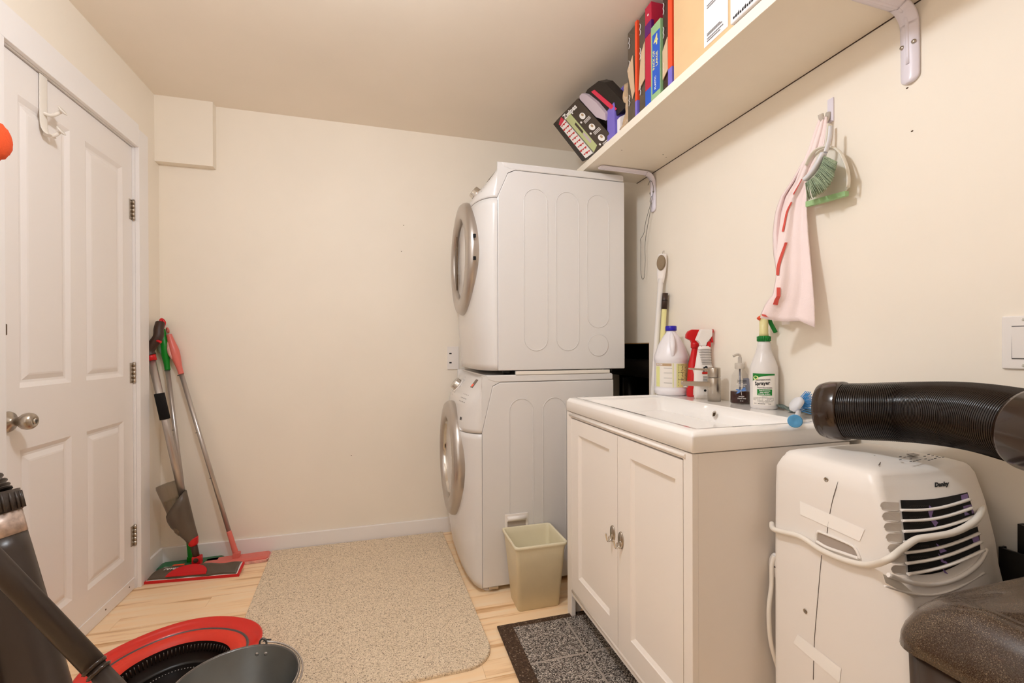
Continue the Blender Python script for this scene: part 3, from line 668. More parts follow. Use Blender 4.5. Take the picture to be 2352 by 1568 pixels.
for i in range(4): k.add([f3(-.03+a*.034, .118-i*.021+b*.001) for a, b in ((0,0), (.5,0), (1,0), (1,1), (.5,1), (0,1))], [(0,1,2,3,4,5)])
k.build('small_print', 'ink_black', t)['kind'] = 'stuff'
# trigger sprays: profile bottle
def trigger_bottle(name, label, b_, a, body_m, head_m, trig_m, w_, H, prof, back=1):
    """flat-oval bottle, wide axis along direction a (angle)"""
    t = thing(name, label, 'spray bottle', b_)
    u = Vector((math.cos(a), math.sin(a), 0)); v = Vector((-math.sin(a), math.cos(a), 0)); rings = []
    for z, l, rgt, dp in prof:
        rings.append([b_+u*((l+rgt)/2+(rgt-l)/2*abs(math.cos(q))**.8*(1 if math.cos(q) > 0 else -1))+v*(dp*abs(math.sin(q))**.8*(1 if math.sin(q) > 0 else -1))+Vector((0,0,z)) for q in [2*PI*j/32 for j in range(32)]])
    MB().ring_loft(rings).build('body', body_m, t)
    return t, u, v
# image-right direction at the bottles
ri = Vector((CR.x, CR.y, 0)).normalized(); ang = math.atan2(ri.y, ri.x)
rb = base(1605, 911, SZ, .022); rb.x = min(rb.x, XW-.035)
t, u, v = trigger_bottle('red_spray_bottle', 'red trigger spray bottle with a cream side label behind the white one', rb, ang-.1, 'red_plastic', 'red_plastic', 'red_plastic', .05, .23,
    [(0, -.028, .030, .020), (.006, -.030, .032, .022), (.05, -.029, .032, .023), (.105, -.024, .031, .022), (.135, -.022, .024, .018), (.170, -.014, .016, .014), (.200, -.008, .016, .012), (.206, -.008, .016, .012)])
g = lambda a, z, d=-.0235: rb+u*a+v*d+Vector((0,0,z))
shape(g, [(-.010, .008), (.026, .008), (.028, .115), (-.012, .118), (-.006, .090), (-.004, .060), (-.010, .03)], 'label_white', t, 'label')
for i in range(7): shape(lambda a, z: g(a, z, -.0239), [(.008, .02+i*.0125), (.020, .02+i*.0125), (.020, .027+i*.0125), (.008, .027+i*.0125)], ('ink_black', 'label_red', 'ink_grey')[i % 3], t)
MB().lathe([(.0165, .2035), (.0165, .224), (.015, .226)], rb+u*.004, (0,0,1), 24).build('collar', 'red_plastic', t)
k = MB(); prof = [(-.034, .262), (-.036, .246), (-.026, .240), (-.016, .236), (-.012, .224), (.018, .224), (.022, .234), (.034, .236), (.036, .280), (-.012, .281), (-.026, .275)]
k.prism([rb+u*(a+.002)+v*-.011+Vector((0,0,z)) for a, z in prof], v*.022); k.build('trigger_head', 'red_plastic', t, bevel=.003)
MB().box(rb+Vector((-.004,-.004,.2)), rb+Vector((.004,.004,.203))).build('neck', 'ink_white', t)
wb = base(1640, 915, SZ, .024); wb.x = min(wb.x, XW-.038)
t, u, v = trigger_bottle('white_spray_bottle', 'white trigger spray bottle with red trigger and ribbed shoulder', wb, ang-.05, 'plastic_white', 'plastic_white', 'red_plastic', .055, .22,
    [(0, -.040, .046, .022), (.006, -.042, .048, .024), (.050, -.043, .048, .024), (.100, -.042, .042, .023), (.118, -.041, .034, .022), (.135, -.037, .026, .020), (.180, -.030, .022, .017), (.205, -.026, .022, .015), (.212, -.022, .018, .013)])
g = lambda a, z, d=-.0245: wb+u*a+v*d+Vector((0,0,z))
for i in range(10): MB().tube([g(-.018+i*-.0006+(.010*(9-i)/9-.01), .140+i*.0065, -.0215+i*.0005), g(.020, .140+i*.0065, -.0205+i*.0005)], .0009, 6, 1).build('rib', 'ink_grey', t)
shape(g, [(-.020, .100), (.036, .100), (.031, .109), (-.019, .109)], 'label_red', t, 'label_band')
shape(lambda a, z: g(a, z, -.0250), [(-.018, .055), (.046, .055), (.041, .098), (-.018, .098)], 'label_white', t, 'label')
shape(lambda a, z: g(a, z, -.0250), [(-.014, .015), (.046, .015), (.047, .052), (-.014, .052)], 'label_white', t, 'label')
k = MB(); gg = lambda a, z: g(a, z, -.0254)
for i in range(6): k.add([gg(-.016, .060+i*.006), gg(.03+.006*(i % 2), .060+i*.006), gg(.03+.006*(i % 2), .062+i*.006), gg(-.016, .062+i*.006)], [(0,1,2,3)])
for a, z, s in ((-.008, .034, .005), (.006, .030, .005), (.026, .036, .0075)): k.add([gg(a+s*math.cos(q), z+s*math.sin(q)) for q in [2*PI*i/12 for i in range(12)]], [tuple(range(12))])
k.add([gg(.016, .019), gg(.036, .019), gg(.036, .027), gg(.016, .027)], [(0,1,2,3)]); k.build('small_print', 'ink_black', t)['kind'] = 'stuff'
k = MB(); c_ = (-.010, .122)
for a, z, s in ((-.010, .121, .007), (-.004, .126, .006), (-.013, .115, .005), (-.002, .117, .0055)): k.add([g(a+s*math.cos(q), z+s*1.1*math.sin(q), -.0255) for q in [2*PI*i/9 for i in range(9)]], [tuple(range(9))])
k.build('mark', 'ink_black', t)
shape(lambda a, z: g(a, z, -.0258), [(-.008, .119), (-.002, .119), (-.003, .124), (-.007, .124)], 'ink_white', t)
k = MB(); prof = [(-.036, .236), (-.030, .232), (-.020, .222), (-.018, .212), (.002, .212), (.006, .226), (.018, .240), (.026, .252), (.028, .278), (-.018, .279)]
k.prism([wb+u*a+v*-.012+Vector((0,0,z)) for a, z in prof], v*.024); k.build('trigger_head', 'plastic_white', t, bevel=.003)
MB().prism([wb+u*a+v*-.007+Vector((0,0,z)) for a, z in [(.021, .262), (.018, .246), (.026, .226), (.032, .226), (.028, .248), (.027, .262)]], v*.014).build('trigger', 'red_plastic', t)
MB().prism([wb+u*a+v*-.011+Vector((0,0,z)) for a, z in [(-.018, .208), (.020, .208), (.020, .232), (.008, .228), (.004, .212), (-.018, .212)]], v*.022).build('collar', 'red_plastic', t)
MB().prism([wb+u*a+v*-.008+Vector((0,0,z)) for a, z in [(.028, .266), (.032, .266), (.032, .279), (.028, .279)]], v*.016).build('nozzle', 'red_plastic', t)
# hand soap
hb = base(1712, 928, SZ, .026); hb.x = min(hb.x, XW-.034)
t = thing('soap_dispenser', 'clear pump soap bottle, half full of dark red soap, with a dragonfly print', 'soap bottle', hb)
u = ri; v = Vector((-ri.y, ri.x, 0))
def oval(b_, prof, n=32): return [[b_+u*(hw*abs(math.cos(q))**.7*(1 if math.cos(q) > 0 else -1))+v*(dp*abs(math.sin(q))**.7*(1 if math.sin(q) > 0 else -1))+Vector((0,0,z)) for q in [2*PI*j/n for j in range(n)]] for z, hw, dp in prof]
MB().ring_loft(oval(hb, [(0, .030, .021), (.004, .033, .023), (.05, .032, .022), (.085, .029, .020), (.105, .0265, .018), (.120, .018, .014), (.127, .014, .012), (.130, .0135, .0125)])).build('bottle', 'soap_clear', t)
MB().ring_loft(oval(hb, [(.003, .030, .020), (.006, .0315, .0215), (.045, .031, .021), (.0465, .0305, .0205)])).build('soap', 'soap_liquid', t)
gp = lambda a, z, d=-.0235: hb+u*a+v*d+Vector((0,0,z))
shape(lambda a, z: gp(a, z, -.0195), [(.000, .048), (.027, .048), (.024, .092), (.020, .096), (.002, .094)], 'soap_grey', t, 'back_label')
MB().lathe([(.0165, .128), (.017, .130), (.017, .146), (.015, .149), (.007, .150), (.0065, .170), (0, .171)], hb, (0,0,1), 28).build('pump', 'pump_clear', t)
MB().cyl(hb+Vector((0,0,.01)), hb+Vector((0,0,.13)), .003, n=10).build('dip_tube', 'soap_grey', t)
MB().tube([hb+Vector((0,0,.163)), hb+Vector((0,0,.176)), hb-u*.008+Vector((0,0,.180)), hb-u*.024+Vector((0,0,.174))], .0045, 12).build('spout', 'pump_clear', t)
lettering('jergen', .0135, lambda a, b_: gp(a-.004, b_+.086), 'ink_black', t)
lettering('Hand & Gentle', .0062, lambda a, b_: gp(a-.006, b_+.073), 'ink_white', t, bold=.02); lettering('Cleansing', .0062, lambda a, b_: gp(a-.005, b_+.067), 'ink_white', t, bold=.02)
lettering('lavender', .006, lambda a, b_: gp(a-.006, b_+.029), 'ink_white', t, bold=.02); lettering('Hand Soap', .007, lambda a, b_: gp(a-.005, b_+.022), 'ink_white', t, bold=.02); lettering('15 oz', .0055, lambda a, b_: gp(a-.006, b_+.013), 'ink_white', t, bold=.02)
k = MB()
for da, L in ((.55, .021), (.12, .021), (PI-.25, .019), (PI+.55, .019)):
    k.add([gp(-.009+L/2*math.cos(da)+L/2*math.cos(q)*math.cos(da)-.0032*math.sin(q)*math.sin(da), .050+L/2*math.sin(da)+L/2*math.cos(q)*math.sin(da)+.0032*math.sin(q)*math.cos(da), -.0242) for q in [2*PI*i/12 for i in range(12)]], [tuple(range(12))])
k.build('dragonfly_print', 'dragonfly_blue', t)
shape(lambda a, z: gp(a, z, -.0243), [(-.010, .052), (-.008, .052), (-.005, .033), (-.006, .033)], 'ink_white', t, 'dragonfly_tail')
# professional sprayer
pb = base(1771, 940, SZ, .044); pb.x = min(pb.x, XW-.050); r = .0425; a0 = A0(pb)
t = thing('garden_sprayer', 'tall translucent spray bottle with green collar and green label under the towel', 'spray bottle', pb)
MB().lathe([(.038, 0), (.0415, .004), (.0425, .012), (.0425, .122), (.0425, .130), (.0405, .145), (.0355, .160), (.029, .178), (.0235, .195), (.020, .212), (.0185, .228)], pb, (0,0,1), 44).build('body', 'sprayer_body', t)
for i in range(5): MB().lathe([(.0255-.0018*i, -.0008), (.0266-.0018*i, 0), (.0255-.0018*i, .0008)], pb+Vector((0,0,.186+i*.007)), (0,0,1), 28, cap=False).build('neck_ring', 'sprayer_body', t)
cg = MB()
for i in range(24):
    a = 2*PI*i/24; c_ = pb+Vector((.0195*math.cos(a), .0195*math.sin(a), 0)); cg.cyl(c_+Vector((0,0,.227)), c_+Vector((0,0,.243)), .0018, n=6)
cg.lathe([(.0195, .226), (.0195, .243), (.016, .245)], pb, (0,0,1), 28); cg.build('collar', 'label_green', t)
MB().lathe([(.0150, .243), (.0135, .255), (.0135, .312)], pb, (0,0,1), 24).build('spray_neck', 'sprayer_yellow', t)
MB().hexa([pb+ri*a+Vector((-ri.y, ri.x, 0))*d+Vector((0,0,z)) for z in (.300, .316) for a, d in ((-.013, -.010), (.028, -.010), (.028, .010), (-.013, .010))]).build('spray_head', 'sprayer_yellow', t, bevel=.004)
MB().cyl(pb-ri*.012+Vector((0,0,.308)), pb-ri*.019+Vector((0,0,.302)), .006).build('nozzle', 'orange', t)
MB().tube([pb+ri*.016+Vector((0,0,.318)), pb+ri*.023+Vector((0,0,.290)), pb+ri*.040+Vector((0,0,.257))], .0058, 10, flat=1.3).build('trigger', 'label_green', t)
f = cylmap(pb, r, a0); patch(f, -.036, .034, .014, .120, 'label_white', t, 'label', 12)
f = cylmap(pb, r, a0, .0010)
MB().add([f(-.036+.070*i/10, .1195) for i in range(11)]+[f(-.036+.070*i/10, .1195-(.006+.020*(1-i/10)**3)) for i in range(10, -1, -1)], [(i, i+1, 20-i, 21-i) for i in range(10)]).build('label_swoosh', 'label_green', t)
f = cylmap(pb, r, a0, .0013)
MB().add([f(-.0245+.009*math.cos(q), .105+.007*math.sin(q)) for q in [2*PI*i/16 for i in range(16)]], [tuple(range(16))]).build('badge', 'label_lime', t)
lettering('PROFESSIONAL', .0068, lambda a, b_: f(a-.002, b_+.0985), 'ink_black', t, bold=.02, rot=.09, sx=.95)
lettering('Sprayer', .0165, lambda a, b_: f(a-.005, b_+.087), 'ink_black', t, bold=.03, rot=.09, sx=.88)
lettering('ADJUSTABLE NOZZLE', .0050, lambda a, b_: f(a+.002, b_+.0725), 'ink_black', t, bold=.02, sx=.9)
patch(f, -.020, .024, .0475, .0675, 'label_green', t, n=6)
f = cylmap(pb, r, a0, .0016)
for i, s in enumerate(('Great for spraying', 'plants, cleaners,', 'pesticides, fertilizer...')): lettering(s, .0052, lambda a, b_, i=i: f(a+.002, b_+.0632-.0058*i), 'ink_white', t, bold=.02, sx=.82)
k = MB()
for i, (a, b_) in enumerate(((-.006, .010), (-.033, .030), (-.033, .031), (-.033, .031), (-.022, .026), (-.012, .014), (-.030, .030))):
    z = .0425-i*.0040; n_ = 14
    for j in range(n_):
        if random.random() < .85:
            x0 = a+(b_-a)*j/n_; x1 = a+(b_-a)*(j+.75)/n_; hh = .0011 if i < 6 else .002
            k.add([f(x0, z), f(x1, z), f(x1, z+hh), f(x0, z+hh)], [(0,1,2,3)])
k.build('small_print', 'ink_grey', t)['kind'] = 'stuff'
# scouring pad and dish brush
k = MB(); ma, mb_, mc, md = [P(x, y_, 'Z', SZ+.003) for x, y_ in ((1785, 932), (1925, 942), (1935, 958), (1800, 944))]
for q in (ma, mb_, mc, md): q.x = min(q.x, XW-.012)
def padf(s, q):
    p = ma.lerp(mb_, s).lerp(md.lerp(mc, s), q); h = .004+.004*math.sin(s*9+q*3)*math.sin(q*7)+.012*max(0, .12-s)/.12+.008*(1-q)*math.sin(s*5)**2
    return p+Vector((0, 0, max(0, h)))
tag(k.grid(padf, 24, 10).build('scouring_pad', 'scourer', loc=ma.lerp(mc, .5), solid=.004), 'crumpled grey-green scouring cloth on the back corner of the sink', 'scouring pad')
d0 = P(1826, 968, 'X', 1.02); hd_ = P(1838, 928, 'X', 1.17)
d0 = P(1826, 966, 'Y', .935); hd_ = Vector((1.16, 1.03, SZ+.036))
t = thing('dish_brush', 'grey-white dish brush with blue bristles lying over the sink edge', 'brush', (hd_.x, hd_.y, SZ))
e1 = P(1833, 950, 'Z', SZ+.02)
MB().tube([d0, e1.lerp(d0, .3), P(1836, 942, 'Z', SZ+.018), P(1848, 932, 'Z', SZ+.022), hd_], lambda s: .0095-.002*math.sin(s*PI), 14, flat=.8).build('handle', 'brush_white', t)
dd = (d0-P(1836, 942, 'Z', SZ+.018)).normalized(); dd = (dd+Vector((-.9, -.9, -.1))).normalized()
MB().lathe([(.0085, -.008), (.0165, .0), (.0175, .002), (.0155, .003), (.006, .000), (0, .0005)], d0+dd*.003, dd, 32).build('suction_cup', 'disc_blue', t)
MB().lathe([(.010, 0), (.023, .003), (.024, .012), (.018, .018), (0, .020)], hd_+Vector((.004, -.002, 0)), (-.7, .3, .5), 24).build('head', 'brush_white', t)
k = MB()
for i in range(10):
    for j in range(4):
        q = i/9; a = -.35+1.25*q; s_ = hd_+ri*.010+Vector((-ri.y, ri.x, 0))*((j-1.5)*.007)+Vector((0, 0, -.014+.032*q)); e_ = s_+ri*(.034*math.cos(a))+Vector((0, 0, .030*math.sin(a)))
        if e_.z < SZ+.008: e_.z = SZ+.008
        k.cyl(s_, e_, .0011, n=5)
o = k.build('bristles', 'brush_blue', t); o['kind'] = 'stuff'
MB().lathe([(.009, 0), (.010, .002), (0, .003)], P(1830, 924, 'Z', SZ+.03), (-.7, -.6, .2), 20).build('end_disc', 'disc_blue', t)
# ================================================================== POLES BESIDE THE CABINET
def pole(pa, xa, pb_, xb):
    a = P(*pa, 'X', xa); b = P(*pb_, 'X', xb); s = (0-b.z)/(a.z-b.z); return a, b+(a-b)*s
a, b = pole((1518, 640), XW-.030, (1500, 905), 1.235)
t = thing('scrub_brush_pole', 'tall white pole with a tan bristled oval head leaning on the wall', 'brush', b)
MB().cyl(b, a, .0125).build('pole', 'plastic_white', t)
dr = (a-b).normalized(); fw_ = Vector((-.75, -.6, .1)).normalized()
MB().tube([a-dr*.02, a+dr*.02, a+dr*.07, a+dr*.115], lambda s: .0135+.009*math.sin(min(1, s*1.1)*PI*.75), 16, flat=.55, up=fw_.cross(dr)).build('head', 'plastic_white', t)
rgt = dr.cross(fw_).normalized(); cc = a+dr*.072+fw_*.011
MB().ring_loft([[cc+rgt*(.0195*math.cos(q)*s)+dr*(.036*math.sin(q)*s)+fw_*h for q in [2*PI*i/28 for i in range(28)]] for s, h in ((1, -.006), (1, .006), (.92, .010))]).build('bristle_pad', 'brush_tan', t)
MB().tube([a+dr*.11, a+dr*.125, a+dr*.13+rgt*.006, a+dr*.12+rgt*.006], .002, 8).build('hang_loop', 'pump_clear', t)
a, b = pole((1528, 673), XW-.022, (1514, 905), 1.245)
t = thing('yellow_pole', 'pale yellow broom pole with a dark brown end cap leaning on the wall', 'pole', b)
dr = (a-b).normalized()
MB().cyl(b, a-dr*.07, .0115).build('pole', 'pole_cream', t)
MB().cyl(a-dr*.075, a, .0125).build('end_cap', 'brown_grip', t)
MB().cyl(a-dr*.035, a-dr*.032, .013).build('cap_ring', 'black_matte', t)
# ================================================================== TOWEL, DUSTPAN, HOOK
hk = P(1906, 283, 'X', XW); hkt = P(1912, 225, 'X', XW)
t = thing('wall_hook', 'white adhesive wall hook above the towel', 'hook', (XW, hk.y, hk.z))
MB().box((XW-.005, hkt.y-.006, hk.z-.0), (XW, hkt.y+.013, hkt.z), .0024).build('base_plate', 'bracket_white', t)
MB().tube([(XW-.006, hk.y, hk.z+.03), (XW-.014, hk.y, hk.z+.006), (XW-.028, hk.y, hk.z+.004), (XW-.036, hk.y, hk.z+.022)], .006, 12, flat=1.3).build('hook_arm', 'pump_clear', t)
lrow = [(.0, 1884, 1900, 268), (.06, 1872, 1899, 300), (.14, 1857, 1890, 345), (.22, 1840, 1872, 385), (.30, 1826, 1860, 420), (.38, 1806, 1852, 455), (.46, 1796, 1853, 490), (.58, 1788, 1856, 540), (.70, 1783, 1861, 590), (.82, 1783, 1866, 640), (.90, 1776, 1869, 680), (.95, 1760, 1871, 700), (1.0, 1746, 1872, 730)]
def rowat(v):
    for a, b in zip(lrow, lrow[1:]):
        if v <= b[0]:
            s = (v-a[0])/(b[0]-a[0]+1e-9); return [a[i]+(b[i]-a[i])*s for i in (1, 2, 3)]
    return lrow[-1][1:]
def tw(u_, v_, off=0):
    l, r_, y_ = rowat(v_); px = l+(r_-l)*u_; py = y_+(8*math.sin(u_*PI*1.0)+14*u_*(u_ > .75)*0+(22*max(0, u_-.72)/.28 if v_ > .93 else 0)*(v_-.93)/.07 if v_ > .93 else 0)
    X = XW-.030-.108*v_**1.6*(1-.68*u_)-.007*math.sin(u_*PI*1.6+v_*1.5+.5)*min(1, v_*2+.3)-.0015*math.sin(u_*17+v_*6)
    return P(px, py, 'X', X-off)
t = thing('hand_towel', 'pale pink hand towel with red stripes hanging from the wall hook', 'towel', (XW-.05, hk.y, 1.2))
MB().grid(lambda a, b: tw(a, b), 40, 60).build('cloth', 'towel', t, solid=.004)
def tw2(u_, v_): 
    l, r_, y_ = rowat(.2+.8*v_); l += (18*(1-v_)+6)*math.sin(v_*PI*.9)*0; px = l-14*math.sin(min(1, v_*1.4)*PI)+(r_-l)*.55*u_; return P(px, y_-4, 'X', XW-.024-.03*v_-.008*math.sin(u_*12))
MB().grid(tw2, 20, 40).build('rear_fold', 'towel', t, solid=.003)
for st_ in ([(1813, 412), (1818, 428), (1812, 440)], [(1818, 416), (1812, 426), (1814, 436), (1803, 480)]): pass
def stripe(px, wd, X):
    k = MB(); vs = []
    for x, y_ in px: vs += [P(x-wd, y_, 'X', X), P(x+wd, y_, 'X', X)]
    k.add(vs, [(2*i, 2*i+1, 2*i+3, 2*i+2) for i in range(len(px)-1)]); k.build('stripe', 'towel_red', t, solid=.0015)
def onx(u_, v_): return tw(u_, v_, .004)
def stripe_uv(pts, wd):
    k = MB(); vs = []; n_ = 10
    pp = smooth_path([Vector((a, b, 0)) for a, b in pts], 4)
    for p in pp: vs += [onx(max(0.0, p.x-wd), p.y), onx(p.x+wd, p.y)]
    k.add(vs, [(2*i, 2*i+1, 2*i+3, 2*i+2) for i in range(len(pp)-1)]).build('stripe', 'towel_red', t, solid=.001)
stripe_uv([(.30, .40), (.20, .44), (.16, .50), (.13, .56)], .035)
stripe_uv([(.27, .62), (.17, .68), (.06, .75), (.03, .80)], .045)
stripe_uv([(.10, .86), (.13, .90), (.16, .94)], .05)
stripe_uv([(.02, .985), (.06, .99), (.10, .992)], .05)
stripe_uv([(.36, .28), (.30, .32), (.26, .36)], .03)
MB().box(P(1804, 745, 'X', 1.215)+Vector((0, -.012, 0)), P(1804, 745, 'X', 1.215)+Vector((.004, .014, .024)), .001).build('care_tag', 'plastic_white', t)
# dustpan with brush
XD = XW-.032
t = thing('dustpan', 'white dustpan with a pale green rubber lip hanging behind the towel', 'dustpan', P(1890, 420, 'X', XD))
arc = [(1852, 380), (1862, 358), (1878, 342), (1905, 336), (1928, 348), (1942, 375), (1949, 405), (1948, 430), (1942, 438), (1900, 450), (1856, 462)]
ap = smooth_path([Vector((x, y_, 0)) for x, y_ in arc[:8]], 3)+[Vector((x, y_, 0)) for x, y_ in arc[8:]]
MB().prism([P(p.x, p.y, 'X', XD) for p in ap], (.004, 0, 0)).build('pan', 'pan_white', t)
MB().tube([P(p.x, p.y, 'X', XD-.012) for p in ap[:-3]], .0028, 8, 1, flat=2.6).build('rim', 'pan_white', t)
MB().prism([P(x, y_, 'X', XD-.012) for x, y_ in ((1850, 463), (1941, 438), (1941, 449), (1850, 475))], (.014, 0, 0)).build('rubber_lip', 'lip_green', t)
MB().tube([P(1898, 345, 'X', XD-.004), P(1902, 310, 'X', XD), P(1905, 285, 'X', XD+.005)], .009, 10, flat=.4).build('handle', 'pan_white', t)
XB = XD-.045
t = thing('hand_brush', 'white hand brush with grey-green bristles clipped in the dustpan', 'brush', P(1875, 410, 'X', XB))
MB().tube([P(1892, 352, 'X', XB+.004), P(1880, 374, 'X', XB), P(1866, 396, 'X', XB), P(1850, 412, 'X', XB)], .008, 12, flat=1.6).build('brush_back', 'brush_white', t)
MB().tube([P(1896, 350, 'X', XB+.004), P(1905, 320, 'X', XB+.015), P(1908, 290, 'X', XB+.02)], .007, 10, flat=.6).build('handle', 'brush_white', t)
k = MB(); s0 = [Vector((x, y_, 0)) for x, y_ in ((1893, 358), (1884, 382), (1870, 404), (1850, 420))]; s1 = [Vector((x, y_, 0)) for x, y_ in ((1921, 374), (1912, 410), (1892, 438), (1856, 458))]
p0 = smooth_path(s0, 20); p1 = smooth_path(s1, 20)
for i in range(220):
    j = random.randrange(len(p0)); q = random.uniform(-.014, .014); jj = max(0, min(len(p0)-1, j+random.randint(-2, 2)))
    a = P(p0[j].x, p0[j].y, 'X', XB+q*.5); b = P(p1[jj].x+random.uniform(-2, 2), p1[jj].y+random.uniform(-3, 3), 'X', XB+q); k.cyl(a, b, .0011, n=5)
o = k.build('bristles', 'bristle_green', t); o['kind'] = 'stuff'
# light switch
sw = P(2304, 727, 'X', XW); sb = P(2304, 846, 'X', XW)
t = thing('light_switch', 'white double rocker switch plate on the right wall', 'light switch', (XW, sw.y-.058, sb.z))
pl = MB().box((XW-.006, sw.y-.116, sb.z), (XW, sw.y, sw.z), .003).build('cover_plate', 'plastic_white', t)
zc_ = (sw.z+sb.z)/2
for yy in (sw.y-.035, sw.y-.081):
    MB().box((XW-.0068, yy-.018, zc_-.035), (XW-.0055, yy+.018, zc_+.035)).build('rocker_frame', 'ink_grey', pl)
    MB().hexa([(XW-.0055, yy-.0165, zc_-.033), (XW-.0055, yy+.0165, zc_-.033), (XW-.008, yy+.0165, zc_-.033), (XW-.008, yy-.0165, zc_-.033), (XW-.0055, yy-.0165, zc_+.033), (XW-.0055, yy+.0165, zc_+.033), (XW-.0105, yy+.0165, zc_+.033), (XW-.0105, yy-.0165, zc_+.033)]).build('rocker', 'plastic_white', t)
    for z in (zc_-.048, zc_+.048):
        MB().lathe([(.0035, 0), (.003, .001), (0, .0013)], (XW-.006, yy, z), (-1,0,0), 12).build('screw', 'plastic_offwhite', pl)
        MB().box((XW-.0076, yy-.0004, z-.0028), (XW-.0072, yy+.0004, z+.0028)).build('screw_slot', 'ink_grey', pl)
# ================================================================== THINGS ON THE SHELF
def quadf(A, B, D, Cc):     # s: A->B, t: A->D
    A, B, D, Cc = map(Vector, (A, B, D, Cc)); n = (B-A).cross(D-A).normalized()
    if n.dot(EYE-A) < 0: n = -n
    return (lambda s, q, o=0: A.lerp(B, s).lerp(D.lerp(Cc, s), q)+n*o), n
# wipes box
A = P(1270, 285, 'X', .885); B = P(1327, 226, 'X', .895); D = P(1337, 371, 'X', .945); Cc = B+(D-A)
fq, n = quadf(A, B, D, Cc); bk = Vector((.085, .01, .035))
t = thing('wipes_box', 'black box of cleaning cloths with a heart-print towel, tipped at the shelf end', 'box', D)
MB().hexa([A, B, Cc, D, A+bk, B+bk, Cc+bk, D+bk]).build('box', 'box_black', t, bevel=.002)
def decal(pts, m, o=.0008, name='print'): return MB().add([fq(s, q, o) for s, q in pts], [tuple(range(len(pts)))]).build(name, m, t)
decal([(.16, 0), (1, 0), (1, 1), (.16, 1)], 'box_brown', .0006)
decal([(.14, .10), (.34, .02), (.36, .16), (.16, .16)], 'hot_pink', .0009)
decal([(.14, .16), (.36, .12), (.40, .99), (.14, .99)], 'ink_white', .0011, 'heart_towel_print')
decal([(.40, .13), (.60, .06), (.60, .92), (.42, .99)], 'green_towel', .0011, 'green_towel_print')
decal([(.365, .12), (.385, .12), (.405, 1), (.385, 1)], 'ink_white', .0012); decal([(.375, .12), (.383, .12), (.40, 1), (.392, 1)], 'ink_black', .0014)
decal([(.50, .34), (.56, .32), (.56, .56), (.50, .58)], 'box_brown', .0014); decal([(.50, .60), (.56, .58), (.56, .80), (.50, .82)], 'lilac_cloth', .0014)
k = MB()
for r_ in range(9):
    for c_ in range(3):
        s0_, q0 = .175+c_*.075+(.0 if r_ % 2 else .02), .18+r_*.092; sc = .036 if (r_+c_) % 2 else .026
        k.add([fq(s0_+sc*1.2*(math.sin(a)**3), q0-sc*.55*(13*math.cos(a)-5*math.cos(2*a)-2*math.cos(3*a))/13, .0016) for a in [2*PI*i/14 for i in range(14)]], [tuple(range(14))])
k.build('heart_print', 'red_plastic', t)['kind'] = 'stuff'
for q0 in (.32, .60, .86):
    k = MB(); k.add([fq(.80+.075*math.cos(a), q0+.065*math.sin(a), .0012) for a in [2*PI*i/20 for i in range(20)]], [tuple(range(20))]); k.build('picture_print', 'ink_white', t)
    MB().add([fq(.82+.03*math.cos(a), q0-.015+.03*math.sin(a), .0015) for a in [2*PI*i/10 for i in range(10)]], [tuple(range(10))]).build('picture_print', 'label_tan', t)
    MB().add([fq(.67+.025*math.cos(a), q0+.08+.022*math.sin(a), .0015) for a in [2*PI*i/10 for i in range(10)]], [tuple(range(10))]).build('picture_print', 'ink_white', t)
    for j in range(3): decal([(.73, q0+.095+j*.022), (.93, q0+.085+j*.022), (.93, q0+.095+j*.022), (.73, q0+.105+j*.022)], 'ink_white', .0013)
Lw = (B-A).length; Lh = (D-A).length
lettering('Zwipes', .050, lambda a, b_: fq(.62+a/Lw, .085-b_/Lh, .0024), 'ink_white', t, bold=.04, sx=.95)
MB().prism([fq(a, b, -.004) for a, b in ((1.01, .03), (1.06, -.02), (1.14, -.02), (1.20, .06), (1.24, .30), (1.22, .56), (1.12, .66), (1.01, .50))], bk*.2).build('lilac_cloth', 'lilac_cloth', t)
MB().prism([fq(s, q, -.02) for s, q in ((1.0, .02), (1.25, -.04), (1.55, .0), (1.62, .1), (1.60, .66), (1.0, .70))], bk*.5).build('inner_tray', 'box_black', t)
MB().prism([fq(s, q, -.017) for s, q in ((1.28, .05), (1.36, .07), (1.42, .6), (1.33, .6))], bk*.05).build('pink_cloth', 'hot_pink', t)
# things standing on the shelf, front faces near the lip
XS = sxf+.004
def upright(name, label, cat, pxl, pxr, ztop, depth, m, group=None, top_l=None, x0=XS):
    a = P(pxl, 300, 'X', x0).y; b = P(pxr, 300, 'X', x0).y
    return a, b
def yat(px, X=XS): 
    d = CF+CR*((px-1176)/FPX); return X/d.x*d.y
ST = st
# purple folder
y1_, y0_ = yat(1396), yat(1430)
t = thing('purple_folder', 'lilac plastic folder standing at the left end of the shelf', 'folder', (XS+.1, y0_, ST))
zt = P(1397, 205, 'X', XS).z
MB().prism([(XS, y1_, ST), (XS, y1_, zt-.06), (XS+.05, y1_, zt+.0), (XS+.20, y1_, zt), (XS+.24, y1_, ST)], (0, -(y1_-y0_)*.5, 0)).build('cover', 'purple_plastic', t, bevel=.002)
MB().prism([(XS+.01, y1_-(y1_-y0_)*.55, ST), (XS+.01, y1_-(y1_-y0_)*.55, zt-.16), (XS+.20, y1_-(y1_-y0_)*.55, zt-.05), (XS+.20, y1_-(y1_-y0_)*.55, ST)], (0, -(y1_-y0_)*.2, 0)).build('sheet', 'poly_white', t)
